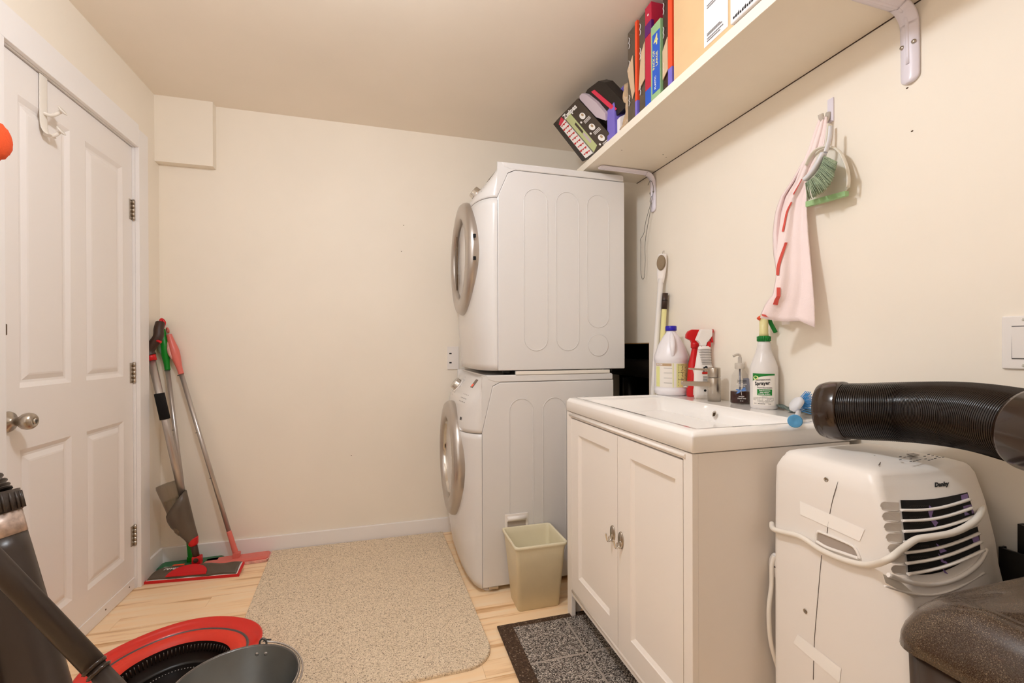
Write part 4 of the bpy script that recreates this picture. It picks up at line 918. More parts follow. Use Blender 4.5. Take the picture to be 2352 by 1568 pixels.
# crumpled clear bag
bc = Vector((XS+.080, (yat(1418)+yat(1440))/2, ST))
t = MB(); zt = P(1425, 185, 'X', XS).z
def bagf(u_, v_):
    a = 2*PI*u_; hgt = zt-ST; wob = 1+.16*math.sin(a*3+v_*7)+.10*math.sin(a*7-v_*11); rx = .075*(1-.25*v_)*wob; ry = (yat(1418)-yat(1440))/2*(1.0-.15*v_)*wob
    if v_ > .97: rx *= .3; ry *= .3
    return (bc.x+rx*math.cos(a), bc.y-.01+ry*math.sin(a), ST+hgt*v_*(1+.04*math.sin(a*2)))
t.grid(bagf, 48, 24)
bg = t.build('plastic_bag', 'bag_clear', loc=bc, solid=.001); tag(bg, 'crumpled translucent tan plastic bag between folder and shelf packs', 'bag')
# clamshell packs
def clam(name, label, pl, pr, pytop, frac, dark, stripe_c, low_c, card=None, depth=.16, top_r=None):
    yl, yr = yat(pl), yat(pr); zt = P(pl, pytop, 'X', XS).z; zt = min(zt, ZC-.012)
    t = thing(name, label, 'package', (XS+depth/2, (yl+yr)/2, ST), 'clamshell packs on the shelf')
    ys = yl-(yl-yr)*frac
    MB().box((XS+.004, ys, ST), (XS+depth, yl, zt), .006).build('blister', 'clam_dark' if dark else 'clam_clear', t)
    MB().box((XS, yr, ST+.06), (XS+depth, ys, zt+.001), .001).build('backing_card', stripe_c, t)
    MB().box((XS, yr, ST), (XS+depth, ys, ST+.06), .001).build('card_foot', low_c, t)
    h = zt-ST
    if card: MB().prism([(XS-.0015+.003, ys+(yl-ys)*a, ST+h*b) for a, b in card], (-.0025, 0, 0)).build('insert_card', 'card_beige', t)
    for q in (.18, .55, .8): MB().tube([(XS, ys+(yl-ys)*.6, ST+h*(q+i*.03)) if i % 2 else (XS, ys+(yl-ys)*.72, ST+h*(q+i*.03)) for i in range(5)], .0012, 6, 2).build('crease', 'poly_white', t)
    return t, yl, ys, yr, zt
clam('clamshell_pack', 'leftmost clear clamshell pack with a thin orange card edge on the shelf', 1441, 1465, 45, .80, False, 'orange', 'purple_plastic', [(.9, .58), (.25, .68), (.05, .28), (.3, .22)])
t, yl, ys, yr, zt = clam('clamshell_pack', 'clear clamshell pack with a red and purple back card on the shelf', 1467, 1498, 20, .55, False, 'pack_crimson', 'pack_blue', [(.55, .60), (.05, .68), (.05, .30), (.9, .24)])
o_ = MB().box((XS-.001, yr-.001, zt-.11), (XS+.01, ys, zt-.065)).build('card_print', 'pack_purple', t)
MB().lathe([(.004, 0), (.004, .001), (0, .001)], (XS-.0002, (ys+yr)/2, zt-.035), (-1,0,0), 12).build('hang_hole', 'ink_white', t)
# green pack of plastic
yl, yr = yat(1498.5), yat(1520); zt = P(1500, 62, 'X', XS).z
t = thing('green_pack', 'pale green and blue pack lettered PACK OF 4 on the shelf', 'package', (XS+.09, (yl+yr)/2, ST))
MB().box((XS-.003, yr, ST), (XS+.16, yl, zt), .001).build('carton', 'pack_green', t)
MB().box((XS-.0040, yr+.002, ST+.02), (XS-.0028, yl-.010, zt-.035)).build('label_panel', 'pack_blue', t)
yc_ = (yl-.010+yr+.002)/2; wz = zt-.035-ST-.02
fv = lambda a, b_: Vector((XS-.0044, yc_-(-b_), ST+.02+a)) if False else Vector((XS-.0044, yc_+b_, ST+.02+a))
lettering('PACK OF', .017, lambda a, b_: fv(a+wz*.56, b_+.012), 'pack_yellow', t, bold=.02)
lettering('LARGE', .017, lambda a, b_: fv(a+wz*.54, b_-.006), 'pack_yellow', t, bold=.02)
lettering('PLASTIC', .013, lambda a, b_: fv(a+wz*.16, b_+.004), 'ink_white', t, bold=.02)
fh = lambda a, b_: Vector((XS-.0044, yc_-a, ST+.02+b_)); lettering('4', .052, lambda a, b_: fh(a, b_+wz*.86), 'pack_yellow', t, bold=.02)
clam('clamshell_pack', 'dark clamshell pack with an orange card edge against the cardboard box', 1521, 1545, -8, .62, True, 'orange', 'purple_plastic', [(.8, .42), (.05, .52), (.0, .18), (.8, .12)])
# cardboard box with shipping label
yl, yr = yat(1548), yat(1700)
t = thing('cardboard_box', 'plain brown cardboard box with a white shipping label on the shelf', 'box', (XS+.12, (yl+yr)/2, ST))
MB().box((XS+.002, yr, ST), (XS+.28, yl, ZC-.02), .002).build('carton', 'cardboard', t)
fl_ = lambda a, b_, o=.0: Vector((XS+.0012-o, a, b_)); ya, yb = yat(1618), yat(1673)
MB().add([fl_(ya, ST+.018), fl_(yb, ST+.018), fl_(yb, ZC-.03), fl_(ya, ZC-.03)], [(0,1,2,3)]).build('shipping_label', 'poly_white', t)
k = MB(); yy = ya-.012
while yy > ya-.075:
    wd = random.choice((.0008, .0016, .0024)); k.add([fl_(yy, ST+.20, .0006), fl_(yy-wd, ST+.20, .0006), fl_(yy-wd, ST+.235, .0006), fl_(yy, ST+.235, .0006)], [(0,1,2,3)]); yy -= wd+random.choice((.001, .0016, .0026))
for i in range(9):
    z = (.185, .172, .16, .135, .128, .05, .045, .035, .028)[i]; L = random.uniform(.03, .075)
    for j in range(int(L/.004)): k.add([fl_(ya-.014-j*.004, ST+z, .0006), fl_(ya-.014-j*.004-.003, ST+z, .0006), fl_(ya-.014-j*.004-.003, ST+z+.004, .0006), fl_(ya-.014-j*.004, ST+z+.004, .0006)], [(0,1,2,3)])
k.build('label_print', 'ink_grey', t)['kind'] = 'stuff'
# white wrapped box
yl = yat(1684)-.004
t = thing('white_package', 'white plastic-wrapped package at the right on the shelf', 'package', (XS+.1, yl-.2, ST))
MB().box((XS-.012, yl-.34, ST+.003), (XS+.0015, yl, ST+.27), .004).build('wrapper', 'poly_white', t)
k = MB()
for i in range(38): k.add([Vector((XS-.0125, yl-.012-i*.008, ST+.010)), Vector((XS-.0125, yl-.018-i*.008, ST+.010)), Vector((XS-.0125, yl-.018-i*.008, ST+.017+.003*(i % 3))), Vector((XS-.0125, yl-.012-i*.008, ST+.017))], [(0,1,2,3)])
k.build('wrapper_print', 'ink_black', t)['kind'] = 'stuff'
# ================================================================== FLOOR THINGS
# berber rug
def rug_outline(z, e=0):
    pts = [Vector((-.585+e, 2.697-e, z)), Vector((-.545+e, 2.0, z)), Vector((-.525+e, 1.505+e, z)), Vector((.27, 1.520+e, z))]
    pts += [Vector((.27+(.105-e)*math.sin(a), 1.625-(.105-e)*math.cos(a), z)) for a in [PI/2*i/8 for i in range(9)]]
    return pts+[Vector((.362-e, 2.0, z)), Vector((.335-e, 2.690-e, z))]
k = MB(); k.ring_loft([rug_outline(.0005), rug_outline(.009), rug_outline(.013, .003)], smooth=False)
tag(k.build('berber_rug', 'rug_berber', loc=(-.1, 2.1, .0005)), 'beige flecked berber rug with a rounded corner in front of the machines', 'rug')
# dark door mat
t = thing('door_mat', 'dark brown bordered mat with grey speckled fields partly under the cabinet', 'mat', (.69, 1.4, 0))
MB().box((.428, .99, .0005), (1.02, 1.724, .008), .002).build('mat_base', 'mat_brown', t)
xs3 = (.487, .697, .706, .96); ys3 = (.95, 1.472, 1.481, 1.697)
for xa, xb in ((.487, .698), (.706, .92)):
    for ya, yb in ((1.485, 1.694), (1.24, 1.476), (1.03, 1.232)): MB().box((xa, ya, .008), (xb, yb, .0105), .001).build('speckled_field', 'mat_grey', t)
for a, b in (((.6985, 1.0, .008), (.7055, 1.694, .0100)), ((.487, 1.4765, .008), (.92, 1.4845, .0100)), ((.487, 1.2325, .008), (.92, 1.2395, .0100))): MB().box(a, b).build('joint_line', 'shade_and_joint_grey', t)
# waste bin
t = thing('waste_bin', 'empty cream plastic waste bin between washing machine and cabinet', 'bin', (.632, 1.86, 0))
k = MB(); cx, cy = .622, 1.836
def binr(z, e=0): s = z/.29; return rrect(.632, 1.872-.005*s+.0, .088+.020*s-e, .075+.008*s-e, .014+.004*s, z)
cxb = .632
# keep clear of the washer side
def binr(z, e=0): s = z/.29; return rrect(.632, 1.880-.052+.0*s+.028*s*0, .088+.021*s-e, .052+.026*s*.9-e+.0, .012+.003*s, z)
def binr(z, e=0):
    s = z/.29; y0_ = 1.800-.042*s; y1_ = 1.930+.040*s; x0_ = .541-.022*s; x1_ = .726+.014*s
    return rrect((x0_+x1_)/2, (y0_+y1_)/2, (x1_-x0_)/2-e, (y1_-y0_)/2-e, .016, z)
k.ring_loft([binr(.001), binr(.262), binr(.276, -.003), binr(.278, -.006), binr(.289, -.006), binr(.290, -.004), binr(.290, .001), binr(.286, .003), binr(.262, .003), binr(.012, .003), binr(.010, .006)]); k.build('body', 'bin_cream', t)
# green mop
def flatmop(name, label, hx, hy_, top, pole_m_low, handle_m, head_m, cloth_m, ang_, ring=True, hw=.19, hd=.05, grip_m=None, bend=None):
    base_ = Vector((hx, hy_, 0)); t = thing(name, label, 'mop', base_)
    ca, sa = math.cos(ang_), math.sin(ang_); loc = lambda a, b, z: base_+Vector((a*ca-b*sa, a*sa+b*ca, z))
    def outline(z, e): return [loc(a, b, z) for a, b in ((-hw+e, -hd*.6), (-hw*.93+e, -hd+e), (hw*.93-e, -hd+e), (hw-e, -hd*.6), (hw-e, hd*.6), (hw*.93-e, hd-e), (-hw*.93+e, hd-e), (-hw+e, hd*.6))]
    MB().ring_loft([outline(.001, 0), outline(.014, -.002)], smooth=False).build('mop_cloth', cloth_m, t)
    MB().ring_loft([outline(.014, .004), outline(.020, .004), outline(.026, .018)], smooth=False).build('mop_plate', head_m, t)
    dr = (top-loc(0, 0, .06)).normalized(); j = loc(0, 0, .03)
    MB().box(j-Vector((.016, .014, .006)), j+Vector((.016, .014, .022)), .003).build('joint', handle_m, t)
    L = (top-j).length
    MB().tube([j+dr*.01, j+dr*.06, j+dr*.14], lambda s: .014-.003*s, 14).build('socket', handle_m, t)
    MB().cyl(j+dr*.13, top-dr*.22, .0105).build('pole', pole_m_low, t)
    for q in (.35, .55, .80): MB().cyl(j+dr*(L*q), j+dr*(L*q+.003), .0114).build('pole_joint', 'ink_grey', t)
    hdl = MB().tube([top-dr*.24, top-dr*.20, top-dr*.14, top-dr*.085, top-dr*.03], lambda s: .0125+.0095*math.sin(max(0, s-.15)/.85*PI)**2, 16).build('handle', handle_m, t)
    sd = dr.cross(Vector((.8, .6, 0))).normalized(); fw = sd.cross(dr).normalized()
    fw = fw if fw.dot(EYE-top) > 0 else -fw
    if grip_m: MB().tube([top-dr*.165+fw*.012, top-dr*.12+fw*.017, top-dr*.06+fw*.010], lambda s: .004+.009*math.sin(s*PI), 12, flat=.8).build('grip', grip_m, t)
    c_ = top-dr*.008; MB().tube([c_+sd*(.013*math.cos(a))+dr*(.013*math.sin(a)) for a in [2*PI*i/16 for i in range(17)]], .0035, 8, 1).build('hang_ring', handle_m, t)
    return t
flatmop('flat_mop', 'green flat mop with a green and grey handle standing in the corner', -.945, 2.652, P(371, 742, 'Y', 2.688), 'aluminium', 'green_plastic', 'green_dark', 'green_cloth', .02, hw=.140, hd=.042, grip_m='green_grey')
flatmop('flat_mop', 'pink-handled flat mop leaning right of the spray mop', -.735, 2.632, P(384, 755, 'Y', 2.685), 'aluminium', 'pink_plastic', 'pink_plastic', 'pink_cloth', .05, hw=.155, hd=.048, grip_m='pink_cloth')
# grey spray mop
PL = [P(x, y_, 'Z', .012) for x, y_ in ((330, 1340), (556, 1316), (558, 1288), (377, 1300))]
PL = [P(332, 1340, 'Z', .004), P(545, 1322, 'Z', .004), P(558, 1291, 'Z', .040), P(378, 1303, 'Z', .040)]
for q in PL: q.x = max(q.x, XL+.022)
PL[0].z = PL[1].z = 0; PL[2].z = PL[3].z = .028
t = thing('spray_mop', 'grey and red spray mop with a clear bottle leaning in the corner by the door', 'mop', ((PL[0]+PL[1])/2).to_tuple()[:2]+(0,))
def mp_(s, q, z=0): p = PL[0].lerp(PL[1], s).lerp(PL[3].lerp(PL[2], s), q); return Vector((p.x, p.y, p.z+z))
def ringq(e, z): return [mp_(e, e, z), mp_(.33, e*.6, z), mp_(.66, e*.6, z), mp_(1-e, e, z), mp_(1-e, .5, z), mp_(1-e, 1-e, z), mp_(.5, 1-e, z), mp_(e, 1-e, z), mp_(e*.9, .5, z)]
MB().ring_loft([ringq(-.02, .001), ringq(-.025, .010), ringq(.0, .014)], smooth=False).build('cleaning_pad', 'red_plastic', t)
MB().ring_loft([ringq(.002, .012), ringq(.004, .015)], smooth=False).build('pad_cloth', 'ink_white', t)
k = MB(); k.grid(lambda a, b: mp_(.012+.976*a, .02+.95*b, .016+.020*math.sin(b*PI)**.7*(.55+.45*math.sin(a*PI))+.003*math.sin(a*17+b*5)), 40, 12); hdm = k.build('mop_head', 'mop_grey', t, solid=.003)
MB().prism([mp_(.40+.22*math.cos(a)*1.0+.03, .0+.52*math.sin(a)**.8, .026+.018*math.sin(a)) for a in [PI*i/14 for i in range(15)]], (0, 0, .004)).build('scrubber_flap', 'red_plastic', t)
fr_ = (PL[1]-PL[0]).normalized(); up_ = (PL[3]-PL[0]).normalized()
o1 = mp_(.21, .46, .038); lettering('reveal', .028, lambda a, b_: o1+Vector((fr_.x*a+up_.x*b_, fr_.y*a+up_.y*b_, b_*.25)), 'ink_white', hdm, bold=.01)
o2 = mp_(.17, .62, .040); MB().add([o2, o2+fr_*.05, o2+fr_*.05+up_*.01, o2+up_*.01], [(0,1,2,3)]).build('logo_bar', 'orange', hdm)
jy = 2.560
pj = P(453, 1290, 'Y', jy); pj.z = .062
pt = P(345, 812, 'Y', 2.60); dr = (pt-pj).normalized()
MB().box(pj-Vector((.020, .016, .020)), pj+Vector((.020, .016, .024)), .006).build('swivel', 'red_plastic', t)
MB().cyl(pj+Vector((0, -.020, .008)), pj+Vector((0, .020, .008)), .011).build('swivel_pin', 'brown_grip', t)
MB().cyl(pj, pj+dr*.11, .014, .0155).build('lower_tube', 'brown_grip', t)
MB().cyl(pj+dr*.30, pt, .0165).build('pole', 'aluminium', t)
fa = P(371, 902, 'Y', 2.588); fb_ = P(383, 962, 'Y', 2.583)
fa = pj+dr*((fa-pj).dot(dr)); fb_ = pj+dr*((fb_-pj).dot(dr)); MB().cyl(fb_, fa, .0215).build('foam_grip', 'foam_black', t)
# holster and bottle
side = Vector((-.9, -.35, 0)); rgt = dr.cross(Vector((0, 1, 0))).normalized(); rgt = rgt if rgt.x < 0 else -rgt; fwd = Vector((0, -1, 0))
def hol(s): # centre line
    return pj+dr*s
k = MB(); rings = []
for s, l, r_, dp in ((.085, -.018, .018, .020), (.115, -.024, .028, .026), (.17, -.021, .056, .036), (.22, -.020, .074, .042), (.265, -.019, .082, .044), (.30, -.018, .082, .044)):
    rings.append([hol(s-.055*max(0, s-.15)/.16*math.cos(q))+rgt*((l+r_)/2+(r_-l)/2*math.cos(q))+fwd*(dp*math.sin(q)) for q in [2*PI*j/28 for j in range(28)]])
k.ring_loft(rings, True, False); k.build('bottle_holster', 'mop_grey', t, solid=.003)
MB().ring_loft([[hol(s)+rgt*((l+r_)/2+(r_-l)/2*math.cos(q))+fwd*(dp*math.sin(q)) for q in [2*PI*j/24 for j in range(24)]] for s, l, r_, dp in ((.078, -.017, .014, .019), (.085, -.021, .020, .0235), (.112, -.026, .025, .0265), (.118, -.026, .028, .027))]).build('holster_tip', 'red_plastic', t)
bdir = (dr+rgt*.10).normalized(); b0 = hol(.15)+rgt*.028+fwd*.006
MB().lathe([(.022, 0), (.030, .02), (.037, .09), (.034, .125), (.037, .18), (.042, .245), (.039, .258), (.0, .262)], b0, bdir, 28, sx=1.05, sy=1).build('bottle', 'smoke_plastic', t)
MB().lathe([(.018, .005), (.027, .02), (.034, .09), (.0315, .125), (.034, .178), (0, .179)], b0, bdir, 24).build('cleaning_liquid', 'bottle_liquid', t)
MB().cyl(pt-dr*.035, pt-dr*.002, .021).build('red_collar', 'red_plastic', t)
h1 = P(340, 775, 'Y', 2.605); h2 = P(348, 755, 'Y', 2.615); h3 = P(362, 741, 'Y', 2.63); h4 = P(371, 736, 'Y', 2.64)
for q in (h1, h2, h3): q.x = max(q.x, XL+.036)
MB().tube([pt-dr*.01, pt+dr*.02, h1, h2, h3], lambda s: .0235-.004*s, 18).build('handle', 'brown_grip', t)
MB().tube([h3+Vector((.0,0,-.002)), h4+Vector((0,0,.006)), h4+Vector((.012, 0, -.01)), h4+Vector((.004, 0, -.04))], .007, 10).build('hook_end', 'red_plastic', t)
MB().tube([P(352, 787, 'Y', 2.60), P(360, 782, 'Y', 2.59), P(370, 786, 'Y', 2.585)], .006, 10).build('spray_trigger', 'red_plastic', t)
# collapsible red tub
tc_ = Vector((-.655, 1.705, 0))
t = thing('collapsible_tub', 'round red collapsible tub with a black ribbed inside on the wood floor', 'tub', tc_)
def wob(a, r_):   # gentle handle lobes
    return r_*(1+.085*math.cos(2*(a-.15))*1.0+.02*math.cos(4*(a-.15)))
def ring(r_, z, n=96): return [tc_+Vector((wob(2*PI*i/n, r_)*math.cos(2*PI*i/n), wob(2*PI*i/n, r_)*math.sin(2*PI*i/n), z)) for i in range(n)]
MB().ring_loft([ring(.196, .088), ring(.214, .098), ring(.224, .106), ring(.226, .112), ring(.222, .113), ring(.214, .104), ring(.200, .097), ring(.190, .095), ring(.186, .088)], False, False).build('rim', 'red_tub', t)
for a0_ in (1.25, 1.4, 1.55): MB().tube([tc_+Vector((.228*math.cos(a0_+.9+i*.06)*(1-.0*i), .222*math.sin(a0_+.9+i*.06), .104-.006*(a0_-1.25)/.15)) for i in range(8)], .0025, 6, 2).build('handle_fold', 'red_tub', t)
MB().ring_loft([ring(.188, .092), ring(.1835, .0935), ring(.1835, .091), ring(.181, .090)], False, False).build('grey_band', 'band_grey', t)
MB().ring_loft([ring(.1845, .088), ring(.176, .093), ring(.160, .090), ring(.145, .082), ring(.139, .074)], False, False).build('silicone_fold', 'red_tub_silicone', t)
MB().ring_loft([ring(.140, .075), ring(.136, .060), ring(.130, .015), ring(.122, .008)], False, True).build('inner_bowl', 'black_net', t)
MB().ring_loft([ring(.20, .088), ring(.17, .07), ring(.15, .03), ring(.14, .0)], False, True).build('outer_wall', 'red_tub_silicone', t)
for i in range(72):
    a = 2*PI*i/72; r1_, r2_ = wob(a, .1375), wob(a, .131)
    if i == 0: rb0 = MB().cyl(tc_+Vector((r1_, 0, .066)), tc_+Vector((r2_, 0, .042)), .0022, n=6).build('rib', 'brown_black', t)
    else:
        MB().cyl(tc_+Vector((r1_*math.cos(a), r1_*math.sin(a), .066)), tc_+Vector((r2_*math.cos(a), r2_*math.sin(a), .042)), .0022, n=6).build('rib', 'brown_black', t)
for i in range(20):
    a = 1.0+i*.09; MB().lathe([(.002, 0), (0, .001)], tc_+Vector((.10*math.cos(a), .09*math.sin(a), .009)), (0,0,1), 6).build('drain_dot', 'ink_white', t)
# galvanised bucket
bc_ = Vector((-.392, 1.378, 0)); BR = .158; BH = .20
t = thing('metal_bucket', 'dark galvanised bucket with a wire bail, in front of the red tub', 'bucket', bc_)
MB().lathe([(.118, .001), (.120, .004), (BR, BH-.004), (BR+.003, BH-.002), (BR+.003, BH+.002), (BR, BH+.003), (BR-.003, BH), (.117, .008), (0, .007)], bc_, (0,0,1), 72).build('pail', 'galvanised', t)
MB().lathe([(BR+.0005, BH-.003), (BR+.0045, BH), (BR+.0005, BH+.0035), (BR-.003, BH)], bc_, (0,0,1), 72, cap=False).build('rolled_rim', 'aluminium', t)
ea = P(603, 1478, 'Z', BH+.004); er = (ea-bc_); er.z = 0; er.normalize(); et = Vector((-er.y, er.x, 0))
ear = bc_+er*(BR+.004)+Vector((0, 0, BH+.004))
e_ = MB().tube([ear-et*.010+Vector((0,0,-.01)), ear-et*.009+Vector((0,0,.006)), ear+Vector((0,0,.014)), ear+et*.009+Vector((0,0,.006)), ear+et*.010+Vector((0,0,-.01))], .003, 10).build('bail_ear', 'galvanised', t)
for s in (-.012, .012):
    MB().lathe([(.006, 0), (.0055, .0015), (.0025, .003), (0, .003)], bc_+er*(BR-.007)+et*s*1.1+Vector((0,0,BH-.022)), -er, 14).build('rivet', 'aluminium', t)
hp = [ear+Vector((0,0,.006))]
a_s = math.atan2(er.y, er.x)
for i in range(1, 17):
    a = a_s-PI*i/16; hp.append(bc_+Vector(((BR+.010)*math.cos(a), (BR+.010)*math.sin(a), BH+.006-.012*math.sin(PI*i/16))))
MB().tube(hp, .0026, 8, 3).build('bail', 'aluminium', t)
MB().tube([hp[0], hp[0]+Vector((.008, 0, .004)), hp[0]+er*.012+Vector((0,0,-.004)), hp[0]+et*-.02+er*.006], .0022, 8).build('bail_loop', 'galvanised', t)
# ================================================================== VACUUM PARTS, LEFT FOREGROUND
t = thing('vacuum_tube', 'thick dark brown upright vacuum tube with a corrugated hose and silver band', 'vacuum', (-.62, 1.17, 0))
top = Vector((-.832, 1.262, .752)); bot = Vector((-.618, 1.168, 0)); dv = (top-bot).normalized()
MB().tube([bot, bot.lerp(top, .5), top-dv*.06], lambda s: .060-.012*s, 28).build('body_tube', 'vac_brown', t)
MB().cyl(top-dv*.062, top-dv*.012, .0485, .0485, 32).build('silver_band', 'silver_tape', t)
k = MB().cyl(top-dv*.012, top+dv*.034, .050, .053, 40)
uu = dv.cross(Vector((0,1,0))).normalized(); vv = dv.cross(uu)
for i in range(24): a = 2*PI*i/24; c_ = top+(uu*math.cos(a)+vv*math.sin(a))*.0525; k.cyl(c_-dv*.010, c_+dv*.028, .0028, n=6)
k.build('ribbed_cuff', 'vac_brown', t)
pth = smooth_path([top+dv*.03, top+dv*.06+Vector((-.01,0,0)), top+dv*.10+Vector((-.04, -.005, 0)), top+dv*.12+Vector((-.09, -.02, -.0)), top+dv*.12+Vector((-.14, -.06, -.03))], 18)
k = MB(); rings = []
for i, p in enumerate(pth):
    d_ = (pth[min(i+1, len(pth)-1)]-pth[max(0, i-1)]).normalized(); u_ = d_.cross(Vector((0,1,0))).normalized(); v_ = d_.cross(u_); rr = (.044 if i % 4 < 2 else .036)*(1-.1*i/len(pth))
    rings.append([p+u_*rr*math.cos(2*PI*j/24)+v_*rr*math.sin(2*PI*j/24) for j in range(24)])
k.ring_loft(rings); k.build('corrugated_hose', 'vac_brown', t)
b2 = Vector((-.72, 1.12, 0)); t2 = Vector((-.86, 1.19, .62))
MB().tube([b2, b2.lerp(t2, .5), t2], .042, 24).build('second_tube', 'black_plastic', t)
MB().box((-.80, 1.06, 0), (-.55, 1.23, .05), .02).build('floor_base', 'black_plastic', t)
# wand
wa = Vector((-.656, 1.02, .718)); wb_ = Vector((-.498, .975, .544)); dw = (wb_-wa).normalized()
sl = (0-wa.z)/dw.z; foot = wa+dw*(sl-.05); sl2 = (XL+.03-wa.x)/dw.x; head = wa+dw*sl2
t = thing('vacuum_wand', 'dark brown telescopic vacuum wand slanting down across the door', 'vacuum wand', foot)
jn = wb_+dw*.004
MB().cyl(head, jn, .0175).build('upper_tube', 'vac_brown', t)
MB().cyl(jn, foot, .0145).build('lower_tube', 'vac_brown', t)
for s in (-.004, .008): MB().lathe([(.0165, -.003), (.0195, 0), (.0165, .003)], jn+dw*s, dw, 28, cap=False).build('collar_ring', 'brown_black', t)
MB().box(foot-Vector((.13, .035, foot.z)), foot+Vector((.13, .035, .012)), .012).build('floor_nozzle', 'black_plastic', t)
# ================================================================== PORTABLE AIR CONDITIONER
AX0, AX1, AYB = .946, 1.235, .915
t = ac = thing('portable_air_conditioner', 'off-white portable air conditioner beside the sink cabinet', 'air conditioner', ((AX0+AX1)/2, .75, 0))
front = interp([(0, .585), (.45, .590), (.60, .600), (.70, .620), (.78, .645), (.835, .668), (.86, .70)])
left = interp([(0, .946), (.60, .946), (.76, .948), (.81, .951), (.835, .958), (.86, .99)])
def acring(z, e=0, n=10):
    xl, yf, xr, yb = left(z)+e, front(z)+e, AX1-e+.030*min(1, max(0, (z-.66)/.17)), AYB-e-(max(0, z-.81))*.5; r_ = .020; out = []
    bulge = .016*min(1, max(0, (.84-z)/.05))*min(1, max(0, (z-.60)/.04)) 
    for i in range(7): a = PI+PI/2*i/6; out.append(Vector((xl+r_+r_*math.cos(a), yf+r_+r_*math.sin(a), z)))
    for i in range(1, 12): s = i/12; out.append(Vector((xl+r_+(xr-xl-.048)*s, yf-(bulge+.010)*math.sin(s*PI), z)))
    for i in range(9): a = -PI/2+PI/2*i/8; out.append(Vector((xr-.028+.028*math.cos(a), yf+.028+.028*math.sin(a), z)))
    for i in range(7): a = PI/2*i/6; out.append(Vector((xr-r_+r_*math.cos(a), yb-r_+r_*math.sin(a), z)))
    for i in range(7): a = PI/2+PI/2*i/6; out.append(Vector((xl+r_+r_*math.cos(a), yb-r_+r_*math.sin(a), z)))
    return out
zz = [.012, .02, .2, .4, .55]+[.60+.008*i for i in range(29)]+[.832, .838]
k = MB(); rings = [acring(z) for z in zz]
# domed top: shrink rings towards centre line while rising
lastr = rings[-1]; cxm = Vector(((AX0+AX1)/2+.01, .79, 0))
for s, dz in ((.015, .005), (.05, .010), (.15, .015), (.4, .021), (.7, .024), (.98, .025)):
    rings.append([Vector((p.x+(cxm.x-p.x)*s, p.y+(cxm.y-p.y)*s, .838+dz)) for p in lastr])
k.ring_loft(rings); body = k.build('shell', 'ac_white', t)
lx = lambda z: left(z)-.0008
def onleft(px, py, o=0):
    p = P(px, py, 'X', AX0); X = left(p.z); p = P(px, py, 'X', X-o); return p
# seam lines on the left side
def sline(pts, m='dark_groove', r_=.0007, name='seam'): MB().tube([onleft(x, y_, .0006) for x, y_ in pts], r_, 5, 4).build(name, m, t)
sline([(1933, 1085), (1922, 1115), (1912, 1150), (1904, 1190), (1899, 1228)]); sline([(1887, 1275), (1882, 1330), (1876, 1400), (1870, 1480), (1868, 1560)])
MB().tube([onleft(1933, 1085, .0003), onleft(1946, 1070, .0), P(1965, 1060, 'Z', .852), P(2010, 1046, 'Z', .862)], .0006, 5, 4).build('seam', 'dark_groove', t)
for x, y_ in ((1898, 1101), (1850, 1403)):
    c_ = onleft(x, y_, .0); sc_ = MB().lathe([(.0055, .0), (.0052, .001), (.004, .0012), (.0035, .0002), (0, .0002)], c_+Vector((-.0004,0,0)), (-1,0,0), 16).build('screw_well', 'nickel', t)
    MB().box(c_+Vector((-.0022, -.0005, -.003)), c_+Vector((-.0018, .0005, .003))).build('screw_slot', 'black_matte', t)
for q in (((1837, 1150), (1986, 1215), (1974, 1243), (1838, 1181)), ((1832, 1456), (1932, 1535), (1928, 1568), (1822, 1476))):
    MB().add([onleft(x, y_, .0012) for x, y_ in q], [(0,1,2,3)]).build('tape_strip', 'tape_clear', t)
# handle recess: its shade painted as a flat grey patch
hpts = [(1877, 1222), (1890, 1226), (1950, 1250), (1968, 1264), (1972, 1281), (1930, 1270), (1878, 1247)]
MB().prism([onleft(x, y_, .0014) for x, y_ in hpts], (.0012, 0, 0)).build('handle_recess_shade', 'shade_and_joint_grey', t)
MB().tube([onleft(x, y_, .002) for x, y_ in ((1875, 1245), (1877, 1222), (1893, 1225), (1950, 1249), (1966, 1262), (1975, 1283))], .0028, 8, 5).build('handle_lip', 'ac_white', t)
MB().tube([onleft(x, y_, .002) for x, y_ in ((1876, 1243), (1900, 1257), (1940, 1271), (1972, 1282))], .0035, 8, 5).build('handle_lip', 'ac_white', t)
# control panel on top
f_top = flat((AX0+.10, .715, .8625), (1, .0, 0), (0, 1, 0))
MB().tube([P(x, y_, 'Z', .858) for x, y_ in ((2018, 1068), (2032, 1050), (2055, 1040), (2085, 1036))], .0007, 5, 5).build('panel_edge', 'dark_groove', t)
def topz(x, y_, o): return Vector((x, y_, o))
kk = MB(); tp = lambda px, py: P(px, py, 'Z', .8635)
for x, y_ in ((2068, 1048), (2068, 1055), (2078, 1049), (2092, 1053), (2092, 1059), (2100, 1058), (2107, 1056), (2113, 1055), (2126, 1053), (2134, 1056), (2141, 1054), (2148, 1052), (2124, 1047), (2133, 1043), (2142, 1046), (2152, 1048), (2158, 1050), (2166, 1049)):
    kk.add([tp(x-3, y_), tp(x+3, y_-.5), tp(x+3, y_+1), tp(x-3, y_+1.5)], [(0,1,2,3)])
kk.build('panel_print', 'ink_black', t)['kind'] = 'stuff'
MB().prism([tp(x, y_) for x, y_ in ((2082, 1043), (2098, 1041), (2112, 1045), (2098, 1048))], (0, 0, .001)).build('display', 'display_brown', t)
